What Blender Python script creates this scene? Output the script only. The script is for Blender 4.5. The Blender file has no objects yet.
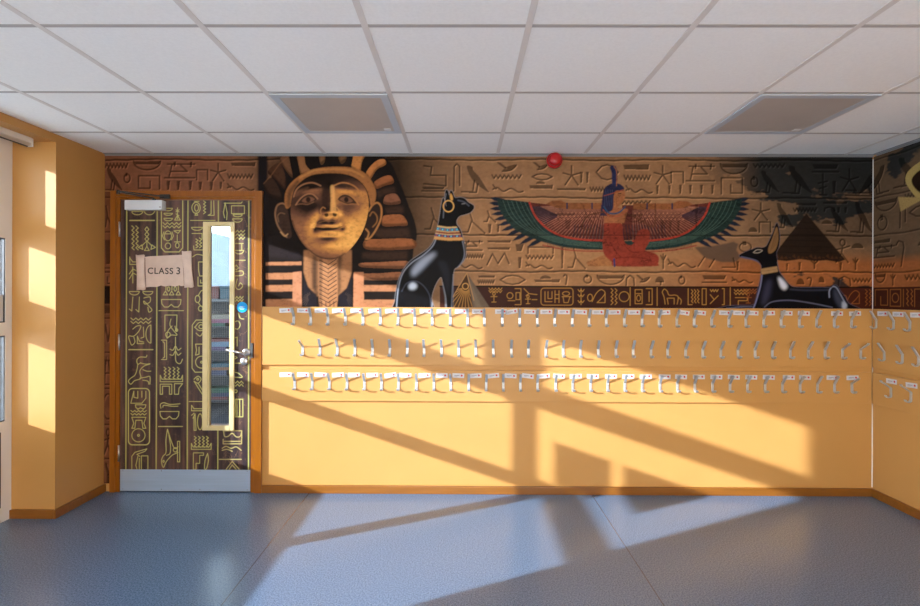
import bpy, bmesh, math, random
import numpy as np
from mathutils import Vector, Matrix

SC = bpy.context.scene
COL = SC.collection
rnd = random.Random(7)
NR = np.random.RandomState(11)

# ------------------------------------------------------------------ room measurements (metres, camera foot at the origin)
CAM_F, CAM_CX, CAM_CY = 501.786, 460.0, 296.3345
CAM_YAW, CAM_ROLL, CAM_H = 0.00582, 0.00336, 1.37292
D, XL, XR, ZC = 3.4976, -2.508, 2.843, 2.3616      # back wall y, left wall x, right wall x, ceiling z
YF = -3.2                                           # wall behind the camera
YREV = 3.075                                        # far side of the window recess
XWIN = -2.777                                       # inner face of the window frames
ZSOF = 2.316                                        # recess soffit
BY = D - 0.018                                      # face of the hook boards
MURAL_GAIN = (1.10, 1.12, 1.14)
DOOR_GAIN = (0.85, 0.82, 0.85)


def ray(px, py):
    a, b = px - CAM_CX, py - CAM_CY
    c, s = math.cos(CAM_ROLL), math.sin(CAM_ROLL)
    u, v = c * a + s * b, -s * a + c * b
    X, Y, Z = u / CAM_F, 1.0, -v / CAM_F
    c, s = math.cos(CAM_YAW), math.sin(CAM_YAW)
    return (c * X - s * Y, s * X + c * Y, Z)


def on_back(px, py, Y=D):
    d = ray(px, py)
    t = Y / d[1]
    return (d[0] * t, CAM_H + d[2] * t)              # x, z on a plane parallel to the back wall


def on_right(px, py, X=XR):
    d = ray(px, py)
    t = X / d[0]
    return (d[1] * t, CAM_H + d[2] * t)              # y, z on the right wall


# ------------------------------------------------------------------ materials
def lin(c):
    c = c / 255.0
    return c / 12.92 if c <= 0.04045 else ((c + 0.055) / 1.055) ** 2.4


def rgb(r, g, b):
    return (lin(r), lin(g), lin(b), 1.0)


def mat(name, color, rough=0.5, metal=0.0, spec=0.5, noise=0.0, scale=8.0, bump=0.0, bscale=60.0, stretch=None):
    m = bpy.data.materials.new(name)
    m.use_nodes = True
    nt = m.node_tree
    b = nt.nodes['Principled BSDF']
    b.inputs['Roughness'].default_value = rough
    b.inputs['Metallic'].default_value = metal
    b.inputs['Specular IOR Level'].default_value = spec
    b.inputs['Base Color'].default_value = color
    if noise or bump:
        tc = nt.nodes.new('ShaderNodeTexCoord')
        mp = nt.nodes.new('ShaderNodeMapping')
        if stretch:
            mp.inputs['Scale'].default_value = stretch
        nt.links.new(tc.outputs['Object'], mp.inputs['Vector'])
    if noise:
        n = nt.nodes.new('ShaderNodeTexNoise')
        n.inputs['Scale'].default_value = scale
        n.inputs['Detail'].default_value = 5
        nt.links.new(mp.outputs['Vector'], n.inputs['Vector'])
        r = nt.nodes.new('ShaderNodeMapRange')
        r.inputs['From Min'].default_value = 0.3
        r.inputs['From Max'].default_value = 0.7
        r.inputs['To Min'].default_value = 1 - noise
        r.inputs['To Max'].default_value = 1 + noise
        nt.links.new(n.outputs['Fac'], r.inputs['Value'])
        mx = nt.nodes.new('ShaderNodeVectorMath')
        mx.operation = 'SCALE'
        mx.inputs[0].default_value = color[:3]
        nt.links.new(r.outputs['Result'], mx.inputs['Scale'])
        nt.links.new(mx.outputs['Vector'], b.inputs['Base Color'])
    if bump:
        n2 = nt.nodes.new('ShaderNodeTexNoise')
        n2.inputs['Scale'].default_value = bscale
        n2.inputs['Detail'].default_value = 4
        nt.links.new(mp.outputs['Vector'], n2.inputs['Vector'])
        bp = nt.nodes.new('ShaderNodeBump')
        bp.inputs['Strength'].default_value = bump
        bp.inputs['Distance'].default_value = 0.004
        nt.links.new(n2.outputs['Fac'], bp.inputs['Height'])
        nt.links.new(bp.outputs['Normal'], b.inputs['Normal'])
    return m


def print_mat(name, rough=0.45, spec=0.4):
    m = bpy.data.materials.new(name)
    m.use_nodes = True
    nt = m.node_tree
    b = nt.nodes['Principled BSDF']
    at = nt.nodes.new('ShaderNodeAttribute')
    at.attribute_name = 'ink'
    nt.links.new(at.outputs['Color'], b.inputs['Base Color'])
    b.inputs['Roughness'].default_value = rough
    b.inputs['Specular IOR Level'].default_value = spec
    return m


def glass_mat(name, tint=(0.95, 0.98, 1.0), refl=0.06):
    m = bpy.data.materials.new(name)
    m.use_nodes = True
    nt = m.node_tree
    nt.nodes.clear()
    out = nt.nodes.new('ShaderNodeOutputMaterial')
    mx = nt.nodes.new('ShaderNodeMixShader')
    tr = nt.nodes.new('ShaderNodeBsdfTransparent')
    tr.inputs['Color'].default_value = (*tint, 1)
    gl = nt.nodes.new('ShaderNodeBsdfGlossy')
    gl.inputs['Roughness'].default_value = 0.02
    fr = nt.nodes.new('ShaderNodeFresnel')
    fr.inputs['IOR'].default_value = 1.45
    nt.links.new(fr.outputs['Fac'], mx.inputs['Fac'])
    nt.links.new(tr.outputs['BSDF'], mx.inputs[1])
    nt.links.new(gl.outputs['BSDF'], mx.inputs[2])
    nt.links.new(mx.outputs['Shader'], out.inputs['Surface'])
    return m


M = {}
PAINT = (0.50, 0.265, 0.080, 1)
M['paint'] = mat('ochre_paint', PAINT, 0.42, spec=0.35, noise=0.03, scale=3, bump=0.05, bscale=180)
M['board'] = mat('ochre_board_paint', PAINT, 0.38, spec=0.4, noise=0.025, scale=4, bump=0.03, bscale=120)
M['varnish'] = mat('orange_brown_varnish', (0.24, 0.078, 0.0035, 1), 0.28, spec=0.5, noise=0.12, scale=6, stretch=(6, 6, 0.6))
M['skirting'] = mat('skirting_varnish', (0.215, 0.078, 0.008, 1), 0.32, spec=0.5, noise=0.12, scale=6, stretch=(0.6, 6, 6))
M['bead'] = mat('pale_wood_bead', (0.60, 0.50, 0.26, 1), 0.4, noise=0.08, scale=10)
M['upvc'] = mat('white_upvc', (0.78, 0.78, 0.76, 1), 0.3, noise=0.01)
M['upvc_grey'] = mat('grey_gasket', (0.05, 0.055, 0.06, 1), 0.5, noise=0.02)
M['spandrel'] = mat('dark_spandrel_panel', (0.05, 0.05, 0.055, 1), 0.3, noise=0.05)
M['glass'] = glass_mat('window_glass')
M['doorglass'] = glass_mat('wired_glass', (0.93, 0.97, 0.97))
M['wire'] = mat('glazing_wire', (0.16, 0.17, 0.18, 1), 0.4, metal=0.6, noise=0.02)
M['alu'] = mat('brushed_aluminium', (0.50, 0.54, 0.57, 1), 0.33, metal=0.55, noise=0.05, scale=20)
M['closer'] = mat('silver_closer_paint', (0.62, 0.68, 0.74, 1), 0.35, metal=0.15, noise=0.02)
M['kick'] = mat('satin_kick_plate', (0.42, 0.54, 0.70, 1), 0.36, metal=0.5, noise=0.05, scale=5, stretch=(0.5, 4, 20))
M['black'] = mat('black_metal', (0.015, 0.015, 0.017, 1), 0.35, noise=0.05)
M['steel'] = mat('satin_steel', (0.62, 0.62, 0.63, 1), 0.28, metal=0.9, noise=0.02)
M['white'] = mat('white_label_paper', (0.56, 0.57, 0.61, 1), 0.5, noise=0.01)
M['labelred'] = mat('red_label_print', (0.50, 0.02, 0.03, 1), 0.5, noise=0.05)
M['labelgrey'] = mat('grey_label_print', (0.22, 0.22, 0.27, 1), 0.5, noise=0.05)
M['red'] = mat('red_plastic', (0.36, 0.004, 0.008, 1), 0.3, noise=0.05)
M['reddark'] = mat('dark_red_plastic', (0.20, 0.004, 0.008, 1), 0.35, noise=0.05)
M['blue'] = mat('blue_sign_vinyl', (0.0, 0.30, 0.72, 1), 0.3, noise=0.02)
M['white_plastic'] = mat('white_plastic', (0.78, 0.78, 0.78, 1), 0.35, noise=0.01)
M['tile'] = mat('mineral_tile', (0.94, 0.95, 0.93, 1), 0.9, spec=0.1, noise=0.025, scale=90, bump=0.05, bscale=220)
M['tbar'] = mat('ceiling_tbar', (0.74, 0.715, 0.68, 1), 0.5, noise=0.02)
M['tbar2'] = mat('ceiling_cross_tee', (0.46, 0.44, 0.42, 1), 0.6, noise=0.02)
M['angle'] = mat('grey_wall_angle', (0.20, 0.21, 0.22, 1), 0.4, noise=0.03)
M['lightframe'] = mat('light_frame_white', (0.52, 0.58, 0.64, 1), 0.35, noise=0.01)
M['diffuser'] = mat('prismatic_diffuser', (0.52, 0.47, 0.42, 1), 0.35, noise=0.03, bump=0.25, bscale=160)
M['text'] = mat('dark_scroll_ink', (0.035, 0.03, 0.028, 1), 0.6, noise=0.1)
M['parch'] = mat('parchment_print', (0.56, 0.44, 0.37, 1), 0.5, noise=0.12, scale=9)
M['parchdark'] = mat('parchment_roll', (0.60, 0.48, 0.41, 1), 0.5, noise=0.1, scale=14)
M['parchshade'] = mat('parchment_curl_shade', (0.20, 0.13, 0.11, 1), 0.6, noise=0.1, scale=14)
M['outwall'] = mat('brick_outside', (0.35, 0.30, 0.27, 1), 0.8, noise=0.15, scale=3)
M['paving'] = mat('paving_outside', (0.55, 0.55, 0.54, 1), 0.9, noise=0.1, scale=1.5)
M['inner_wall'] = mat('pale_grey_paint', (0.15, 0.17, 0.19, 1), 0.6, noise=0.03)
M['inner_floor'] = mat('dark_carpet', (0.05, 0.055, 0.07, 1), 0.9, noise=0.2, scale=40)
M['roof_grey'] = mat('grey_roof_sheet', (0.085, 0.12, 0.15, 1), 0.5, noise=0.1, scale=4)
M['shelfwood'] = mat('dark_shelf_board', (0.025, 0.03, 0.038, 1), 0.5, noise=0.1)
for k, c in dict(crimson=(0.40, 0.05, 0.05, 1), teal=(0.01, 0.22, 0.36, 1), green=(0.05, 0.26, 0.16, 1), pink=(0.55, 0.10, 0.28, 1),
                 navy=(0.03, 0.06, 0.22, 1), cream=(0.62, 0.58, 0.48, 1), orange=(0.60, 0.22, 0.04, 1), violet=(0.16, 0.07, 0.28, 1),
                 sky=(0.25, 0.50, 0.80, 1)).items():
    M['book_' + k] = mat(k + '_cover', tuple(v * 0.3 for v in c[:3]) + (1,), 0.45, noise=0.04)

# blue speckled sheet vinyl with two welded seams
fm = bpy.data.materials.new('blue_speckled_vinyl')
fm.use_nodes = True
nt = fm.node_tree
fb = nt.nodes['Principled BSDF']
tc = nt.nodes.new('ShaderNodeTexCoord')
n1 = nt.nodes.new('ShaderNodeTexNoise')
n1.inputs['Scale'].default_value = 150
n1.inputs['Detail'].default_value = 2
nt.links.new(tc.outputs['Object'], n1.inputs['Vector'])
cr = nt.nodes.new('ShaderNodeValToRGB')
cr.color_ramp.elements[0].position = 0.30
cr.color_ramp.elements[0].color = (0.040, 0.098, 0.175, 1)
cr.color_ramp.elements[1].position = 0.72
cr.color_ramp.elements[1].color = (0.168, 0.275, 0.425, 1)
e = cr.color_ramp.elements.new(0.5)
e.color = (0.102, 0.182, 0.312, 1)
nt.links.new(n1.outputs['Fac'], cr.inputs['Fac'])
fb.inputs['Roughness'].default_value = 0.26
sx = nt.nodes.new('ShaderNodeSeparateXYZ')
nt.links.new(tc.outputs['Object'], sx.inputs['Vector'])
last = None
for xs in (-1.066, 0.899, 2.864):
    a = nt.nodes.new('ShaderNodeMath'); a.operation = 'SUBTRACT'; a.inputs[1].default_value = xs
    nt.links.new(sx.outputs['X'], a.inputs[0])
    b_ = nt.nodes.new('ShaderNodeMath'); b_.operation = 'ABSOLUTE'
    nt.links.new(a.outputs[0], b_.inputs[0])
    c_ = nt.nodes.new('ShaderNodeMath'); c_.operation = 'LESS_THAN'; c_.inputs[1].default_value = 0.0022
    nt.links.new(b_.outputs[0], c_.inputs[0])
    if last is None:
        last = c_
    else:
        d_ = nt.nodes.new('ShaderNodeMath'); d_.operation = 'MAXIMUM'
        nt.links.new(last.outputs[0], d_.inputs[0]); nt.links.new(c_.outputs[0], d_.inputs[1])
        last = d_
mxc = nt.nodes.new('ShaderNodeMix'); mxc.data_type = 'RGBA'
nt.links.new(last.outputs[0], mxc.inputs['Factor'])
nt.links.new(cr.outputs['Color'], mxc.inputs['A'])
mxc.inputs['B'].default_value = (0.05, 0.06, 0.08, 1)
nt.links.new(mxc.outputs['Result'], fb.inputs['Base Color'])
fb.inputs['Specular IOR Level'].default_value = 1.0
bpn = nt.nodes.new('ShaderNodeBump'); bpn.inputs['Strength'].default_value = 0.015; bpn.inputs['Distance'].default_value = 0.002
nt.links.new(n1.outputs['Fac'], bpn.inputs['Height']); nt.links.new(bpn.outputs['Normal'], fb.inputs['Normal'])
M['floor'] = fm


# ------------------------------------------------------------------ mesh helpers
def box(bm, x0, y0, z0, x1, y1, z1, mi=0, bevel=0.0, mtx=None):
    x0, x1 = min(x0, x1), max(x0, x1); y0, y1 = min(y0, y1), max(y0, y1); z0, z1 = min(z0, z1), max(z0, z1)
    vs = [bm.verts.new(p) for p in ((x0, y0, z0), (x1, y0, z0), (x1, y1, z0), (x0, y1, z0), (x0, y0, z1), (x1, y0, z1), (x1, y1, z1), (x0, y1, z1))]
    fs = [bm.faces.new([vs[i] for i in f]) for f in ((3, 2, 1, 0), (4, 5, 6, 7), (0, 1, 5, 4), (1, 2, 6, 5), (2, 3, 7, 6), (3, 0, 4, 7))]
    if bevel:
        es = list({e for f in fs for e in f.edges})
        r = bmesh.ops.bevel(bm, geom=es, offset=bevel, segments=2, affect='EDGES', profile=0.6)
        vs = list({v for f in r['faces'] for v in f.verts} | {v for v in vs if v.is_valid})
        fs = list({f for v in vs for f in v.link_faces})
    for f in fs:
        f.material_index = mi
    if mtx is not None:
        bmesh.ops.transform(bm, matrix=mtx, verts=list({v for f in fs for v in f.verts}))
    return fs


def cyl(bm, p0, p1, r0, r1=None, seg=20, mi=0, cap=True):
    r1 = r0 if r1 is None else r1
    p0, p1 = Vector(p0), Vector(p1)
    q = (p1 - p0).to_track_quat('Z', 'Y').to_matrix()
    a, b = [], []
    for i in range(seg):
        t = 2 * math.pi * i / seg
        d = q @ Vector((math.cos(t), math.sin(t), 0))
        a.append(bm.verts.new(p0 + d * r0)); b.append(bm.verts.new(p1 + d * r1))
    for i in range(seg):
        f = bm.faces.new((a[i], a[(i + 1) % seg], b[(i + 1) % seg], b[i])); f.smooth = True; f.material_index = mi
    if cap:
        bm.faces.new(a[::-1]).material_index = mi
        bm.faces.new(b).material_index = mi


def lathe(bm, prof, origin, axis, seg=32, mi=0):
    q = Vector(axis).to_track_quat('Z', 'Y').to_matrix(); o = Vector(origin)
    rings = []
    for r, h in prof:
        rings.append([bm.verts.new(o + q @ Vector((r * math.cos(2 * math.pi * i / seg), r * math.sin(2 * math.pi * i / seg), h))) for i in range(seg)])
    for k in range(len(rings) - 1):
        for i in range(seg):
            f = bm.faces.new((rings[k][i], rings[k][(i + 1) % seg], rings[k + 1][(i + 1) % seg], rings[k + 1][i])); f.smooth = True; f.material_index = mi
    bm.faces.new(rings[0][::-1]).material_index = mi
    bm.faces.new(rings[-1]).material_index = mi


def strip(bm, prof, width, thick, mi=0):
    """a bent sheet-metal strip: profile in the (out=-y, z) plane, extruded in x, with real thickness"""
    n = len(prof); nor = []
    for i in range(n):
        a = prof[max(i - 1, 0)]; b = prof[min(i + 1, n - 1)]
        t = Vector((b[0] - a[0], b[1] - a[1])).normalized(); nor.append(Vector((-t.y, t.x)))
    rows = []
    for (p, z), q in zip(prof, nor):
        r = []
        for sx_, st in ((-1, 0), (1, 0), (1, 1), (-1, 1)):
            r.append(bm.verts.new((sx_ * width / 2, -(p + q.x * thick * st), z + q.y * thick * st)))
        rows.append(r)
    for k in range(n - 1):
        for i in range(4):
            f = bm.faces.new((rows[k][i], rows[k][(i + 1) % 4], rows[k + 1][(i + 1) % 4], rows[k + 1][i])); f.material_index = mi
    bm.faces.new(rows[0][::-1]); bm.faces.new(rows[-1])


def link(name, bm, mats, parent=None, loc=None):
    me = bpy.data.meshes.new(name)
    bmesh.ops.recalc_face_normals(bm, faces=bm.faces)
    bm.to_mesh(me); bm.free()
    for m in (mats if isinstance(mats, (list, tuple)) else [mats]):
        me.materials.append(m)
    o = bpy.data.objects.new(name, me); COL.objects.link(o)
    if parent is not None:
        o.parent = parent
    if loc is not None:
        o.location = loc
    return o


def one_box(name, b, m, parent=None, bevel=0.0):
    bm = bmesh.new(); box(bm, *b, bevel=bevel)
    return link(name, bm, m, parent)


def tag(o, label, cat, group=None):
    o['label'] = label; o['category'] = cat
    if group:
        o['group'] = group
    return o


def thing(name, label, cat, loc=(0, 0, 0), group=None):
    o = bpy.data.objects.new(name, None); COL.objects.link(o); o.location = loc
    o.empty_display_size = 0.05
    return tag(o, label, cat, group)


def struct(o):
    o['kind'] = 'structure'
    return o


def copy_tree(o, parent=None):
    c = o.copy(); COL.objects.link(c)
    if parent is not None:
        c.parent = parent
    for ch in list(o.children):
        copy_tree(ch, c)
    return c


ORD = ['first', 'second', 'third', 'fourth', 'fifth', 'sixth', 'seventh', 'eighth', 'ninth', 'tenth', 'eleventh', 'twelfth', 'thirteenth',
       'fourteenth', 'fifteenth', 'sixteenth', 'seventeenth', 'eighteenth', 'nineteenth', 'twentieth', 'twenty-first', 'twenty-second',
       'twenty-third', 'twenty-fourth', 'twenty-fifth', 'twenty-sixth', 'twenty-seventh', 'twenty-eighth', 'twenty-ninth', 'thirtieth',
       'thirty-first', 'thirty-second', 'thirty-third', 'thirty-fourth']
# ------------------------------------------------------------------ room shell
FX0, FX1, FZ = -2.456, -1.397, 2.101               # outside of the door frame
bm = bmesh.new(); box(bm, XWIN - 0.02, YF - 0.1, -0.12, XR + 0.12, D + 0.12, 0)
struct(link('floor', bm, M['floor']))

bm = bmesh.new()                                   # back wall with the door opening
box(bm, XL - 0.4, D, 0, FX0 + 0.03, D + 0.12, ZC + 0.1)
box(bm, FX1 - 0.03, D, 0, XR + 0.12, D + 0.12, ZC + 0.1)
box(bm, FX0 + 0.03, D, FZ - 0.03, FX1 - 0.03, D + 0.12, ZC + 0.1)
struct(link('wall_back', bm, M['paint']))

BAY2 = (-2.9, -0.15)  # unseen second bay, added and widened to bring in more fill light
bm = bmesh.new()                                   # left wall: piers and soffits of the two window recesses
box(bm, XL - 0.42, YREV, 0, XL, D, ZC + 0.1)
box(bm, XL - 0.42, BAY2[1], 0, XL, 0.955, ZC + 0.1)
box(bm, XL - 0.42, YF, 0, XL, BAY2[0], ZC + 0.1)
box(bm, XL - 0.42, 0.955, ZSOF, XL, YREV, ZC + 0.1)
box(bm, XL - 0.42, BAY2[0], ZSOF, XL, BAY2[1], ZC + 0.1)
struct(link('wall_left', bm, M['paint']))
struct(one_box('wall_right', (XR, YF - 0.1, 0, XR + 0.12, D, ZC + 0.1), M['paint']))
bm = bmesh.new()                                   # wall behind the camera with a wide opening added to let fill light in
FW = (-1.9, 2.2, 0.75, 2.1)
box(bm, XL, YF - 0.12, 0, FW[0], YF, ZC + 0.1); box(bm, FW[1], YF - 0.12, 0, XR, YF, ZC + 0.1)
box(bm, FW[0], YF - 0.12, 0, FW[1], YF, FW[2]); box(bm, FW[0], YF - 0.12, FW[3], FW[1], YF, ZC + 0.1)
struct(link('wall_front', bm, M['paint']))

# ceiling: lay-in tiles, exposed tee grid, wall angle
GX, GY = -1.5625, 3.0356
xs = [GX + 0.6 * i for i in range(-1, 8)]; ys = [GY + 0.6 * j for j in range(-10, 1)]
LIGHTS = ((1, 0), (5, 0))                          # cells (line index, row) holding light panels
bm = bmesh.new()
ex = [XL] + xs + [XR]; ey = [YF] + [y for y in ys if y > YF] + [D]
for i in range(len(ex) - 1):
    for j in range(len(ey) - 1):
        if ex[i + 1] - ex[i] < 0.03:
            continue
        box(bm, ex[i] + 0.001, ey[j] + 0.001, ZC + 0.0012, ex[i + 1] - 0.001, ey[j + 1] - 0.001, ZC + 0.02)
box(bm, XL - 0.42, YF - 0.1, ZC + 0.1, XR + 0.12, D + 0.12, ZC + 0.16)
ceil = struct(link('ceiling', bm, M['tile']))
bm = bmesh.new()
for x in xs:
    if XL + 0.02 < x < XR - 0.02:
        box(bm, x - 0.012, YF, ZC - 0.001, x + 0.012, D, ZC + 0.006)
link('ceiling_grid', bm, M['tbar'], ceil)
bm = bmesh.new()
for y in ys:
    if y > YF:
        box(bm, XL, y - 0.010, ZC + 0.0004, XR, y + 0.010, ZC + 0.005)
link('ceiling_cross_grid', bm, M['tbar2'], ceil)
bm = bmesh.new(); box(bm, XL, D - 0.022, ZC - 0.003, XR, D, ZC + 0.004); box(bm, XL, D - 0.004, ZC - 0.014, XR, D, ZC)
struct(link('trim_1', bm, M['angle']))
bm = bmesh.new(); box(bm, XR - 0.022, YF, ZC - 0.003, XR, D - 0.03, ZC + 0.004); box(bm, XR - 0.004, YF, ZC - 0.014, XR, D - 0.03, ZC)
struct(link('trim_2', bm, M['angle']))
bm = bmesh.new(); box(bm, XR - 0.005, D - 0.005, 0.06, XR - 0.0005, D - 0.0005, ZC - 0.03)   # pale sealant line in the right corner
struct(link('trim_3', bm, M['upvc']))

# skirtings
def skirt(name, b):
    bm = bmesh.new(); box(bm, *b, bevel=0.004); struct(link(name, bm, M['skirting']))
skirt('baseboard_back', (FX1 + 0.001, D - 0.02, 0.0, XR - 0.001, D, 0.054))
skirt('baseboard_right', (XR - 0.02, YF, 0.0, XR, D - 0.0215, 0.054))
skirt('baseboard_left', (XL, YREV - 0.018, 0.0, XL + 0.018, D - 0.0015, 0.054))
skirt('baseboard_recess', (XWIN + 0.0015, YREV - 0.018, 0.0, XL - 0.0005, YREV, 0.054))

# ------------------------------------------------------------------ windows
def window(name, y0, y1, openings, ztop=ZSOF):
    """white frames in the recess: 'openings' are the clear glass rectangles (y0, y1, z0, z1)"""
    root = bpy.data.objects.new(name, None); COL.objects.link(root); root.location = (XWIN, (y0 + y1) / 2, 0); struct(root)
    off = Vector((-XWIN, -(y0 + y1) / 2, 0))
    def put(n, bm, m):
        bmesh.ops.translate(bm, verts=bm.verts, vec=off); return link(n, bm, m, root)
    # frame: everything that is not glass, as a band of boxes cut around the openings
    yb = sorted({y0, y1} | {v for o in openings for v in o[:2]}); zb = sorted({0.0, ztop} | {v for o in openings for v in o[2:]})
    bm = bmesh.new()
    for i in range(len(yb) - 1):
        run = None
        for j in range(len(zb) - 1):
            cy, cz = (yb[i] + yb[i + 1]) / 2, (zb[j] + zb[j + 1]) / 2
            solid = not any(o[0] < cy < o[1] and o[2] < cz < o[3] for o in openings)
            if solid:
                run = [zb[j], zb[j + 1]] if run is None else [run[0], zb[j + 1]]
            if run and (not solid or j == len(zb) - 2):
                box(bm, XWIN - 0.026, yb[i], run[0], XWIN, yb[i + 1], run[1]); run = None
    put('frame', bm, M['upvc'])
    for o in openings:
        bm = bmesh.new()                           # bead and gasket round the pane
        for (a, b, c, d) in ((o[0], o[1], o[2], o[2] + 0.006), (o[0], o[1], o[3] - 0.006, o[3]), (o[0], o[0] + 0.006, o[2], o[3]), (o[1] - 0.006, o[1], o[2], o[3])):
            box(bm, XWIN - 0.024, a, c, XWIN - 0.004, b, d)
        put('gasket', bm, M['upvc_grey'])
        bm = bmesh.new(); box(bm, XWIN - 0.017, o[0], o[2], XWIN - 0.011, o[1], o[3]); put('pane', bm, M['glass'])
    return root

YB0 = 0.955
window('window_1', 1.965, YREV - 0.001, [(2.091, 2.983, 1.865, 2.222), (2.016, 3.031, 1.205, 1.717), (1.982, 3.031, 0.606, 1.126)])
window('window_2', YB0 + 0.001, 1.9645, [(1.052, 1.918, 1.865, 2.222), (1.02, 1.951, 1.205, 1.717), (1.014, 1.883, 0.606, 1.126)])
window('unseen_window_3', BAY2[0] + 0.001, BAY2[1] - 0.001, [(-2.8, -1.6, 1.865, 2.222), (-2.8, -1.57, 0.606, 1.717), (-1.5, -0.25, 1.865, 2.222), (-1.53, -0.25, 0.606, 1.717)])  # unseen window of the added bay behind the camera
bm = bmesh.new()                                   # frame of that added, unseen opening
for b in ((FW[0], FW[2], FW[1], FW[2] + 0.06), (FW[0], FW[3] - 0.06, FW[1], FW[3]), (FW[0], FW[2] + 0.06, FW[0] + 0.06, FW[3] - 0.06), (FW[1] - 0.06, FW[2] + 0.06, FW[1], FW[3] - 0.06), (0.1, FW[2] + 0.06, 0.17, FW[3] - 0.06)):
    box(bm, b[0], YF - 0.08, b[1], b[2], YF - 0.02, b[3])
struct(link('unseen_window_4', bm, M['upvc']))
# dark lower panels outside the frame face at the foot of window 1 and 2
for nm, a, b in (('trim_4', 2.04, 3.0), ('trim_5', 1.05, 1.9)):
    struct(one_box(nm, (XWIN + 0.0002, a, 0.09, XWIN + 0.003, b, 0.545), M['spandrel']))

# two paper notices on the glass of the nearer window (their shadows fall on the wall by the skirting)
for (a, b, c, d, lab) in ((1.702, 1.890, 1.222, 1.514, 'white paper notice stuck upright on the window glass'), (1.355, 1.665, 1.305, 1.514, 'white paper notice stuck sideways on the window glass'), (2.945, 3.027, 1.212, 1.373, 'small white paper notice low on the glass beside the window recess')):
    o = one_box('paper_notice', (XWIN - 0.0105, a, c, XWIN - 0.0095, b, d), M['white'])
    tag(o, lab, 'notice', 'paper notices on the window')

# blind head rail under the soffit
rail = thing('blind_headrail', 'white rounded blind head rail under the soffit of the window recess', 'blind rail', (-2.612, 2.0, ZSOF - 0.03))
bm = bmesh.new(); prof = []
for i in range(17):
    t = math.pi * i / 16 - math.pi
    prof.append((0.019 * math.cos(t), 0.017 * math.sin(t) - 0.004))
prof += [(0.019, 0.03), (-0.019, 0.03)]
A = [bm.verts.new((p, -1.0, z)) for p, z in prof]; B = [bm.verts.new((p, 1.000, z)) for p, z in prof]
for i in range(len(prof)):
    f = bm.faces.new((A[i], A[(i + 1) % len(prof)], B[(i + 1) % len(prof)], B[i])); f.smooth = i < 16
bm.faces.new(A); bm.faces.new(B[::-1])
link('rail_body', bm, M['upvc'], rail)
bm = bmesh.new(); box(bm, -0.0195, 1.000, -0.0215, 0.0195, 1.012, 0.029, bevel=0.003); link('end_cap', bm, M['white_plastic'], rail)
bm = bmesh.new(); box(bm, -0.004, -0.99, -0.026, 0.004, 0.99, -0.021); link('groove', bm, M['upvc_grey'], rail)

# ------------------------------------------------------------------ ceiling light panels
for k, (i, j) in enumerate(LIGHTS):
    x0, x1 = GX + 0.6 * i, GX + 0.6 * (i + 1); y1 = GY; y0 = GY - 0.6
    cx, cy = (x0 + x1) / 2, (y0 + y1) / 2
    t = thing('ceiling_light', ('unlit square ceiling light panel above the painted stone face, nearer the door', 'unlit square ceiling light panel above the winged figure and jackal, nearer the right wall')[k], 'ceiling light', (cx, cy, ZC), 'ceiling light panels')
    bm = bmesh.new(); w = 0.290; q = 0.252
    for b in ((-w, -w, w, -q), (-w, q, w, w), (-w, -q, -q, q), (q, -q, w, q)):
        box(bm, b[0], b[1], -0.0075, b[2], b[3], -0.0015)
    link('light_frame', bm, M['lightframe'], t)
    bm = bmesh.new(); box(bm, -q, -q, -0.006, q, q, -0.0025); link('diffuser', bm, M['diffuser'], t)
    bm = bmesh.new(); box(bm, 0.195, 0.2, -0.009, 0.235, 0.235, -0.006, bevel=0.002); link('indicator', bm, M['white_plastic'], t)

# ------------------------------------------------------------------ hook boards
def board(name, b, lab):
    bm = bmesh.new(); box(bm, *b, bevel=0.002); o = link(name, bm, M['board']); tag(o, lab, 'board')
board('coat_rail', (FX1 + 0.001, BY, 0.893, XR - 0.0195, D - 0.0002, 1.296), 'wide ochre painted board on the back wall carrying the upper two hook rows')
board('coat_rail', (FX1 + 0.001, BY, 0.643, XR - 0.0195, D - 0.0002, 0.858), 'narrow ochre painted board on the back wall carrying the lowest hook row')
board('coat_rail', (XR - 0.018, YF + 0.2, 0.893, XR - 0.0002, D - 0.0195, 1.296), 'wide ochre painted board on the right wall with the upper two hook rows')
board('coat_rail', (XR - 0.018, YF + 0.2, 0.643, XR - 0.0002, D - 0.0195, 0.858), 'narrow ochre painted board on the right wall with the lowest hooks')

# ------------------------------------------------------------------ coat hooks
def make_hook(bent=0.0):
    root = thing('coat_hook', '', 'coat hook')
    bm = bmesh.new(); box(bm, -0.0085, -0.0035, 0.0, 0.0085, 0.0001, 0.052, bevel=0.001)
    for zz in (0.012, 0.036):
        cyl(bm, (0, -0.0034, zz), (0, -0.0052, zz), 0.0034, 0.002, 10)
    link('back_plate', bm, M['alu'], root)
    bm = bmesh.new()
    pr = [(0.0012, 0.046), (0.004, 0.053), (0.010, 0.060), (0.018 + bent * .3, 0.072 - bent * .1), (0.028 + bent * .6, 0.088 - bent * .2), (0.038 + bent, 0.103 - bent * .3), (0.044 + bent, 0.113 - bent * .3)]
    strip(bm, pr, 0.0165, 0.0065); link('upper_arm', bm, M['alu'], root)
    bm = bmesh.new()
    pr = [(0.0012, 0.005), (0.004, -0.003), (0.012, -0.007), (0.022, -0.008), (0.031, -0.005), (0.037, 0.001), (0.040, 0.009)]
    strip(bm, pr, 0.0165, 0.006); link('lower_prong', bm, M['alu'], root)
    return root

hook = make_hook(); hook_bent = make_hook(0.026)
used = {}
def place_hook(loc, rz, tilt, label, group, bent=False):
    src = hook_bent if bent else hook
    o = src if src not in used else copy_tree(src)
    used[src] = 1
    o.location = loc; o.rotation_euler = (0, tilt, rz); o['label'] = label; o['group'] = group
    return o

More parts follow.
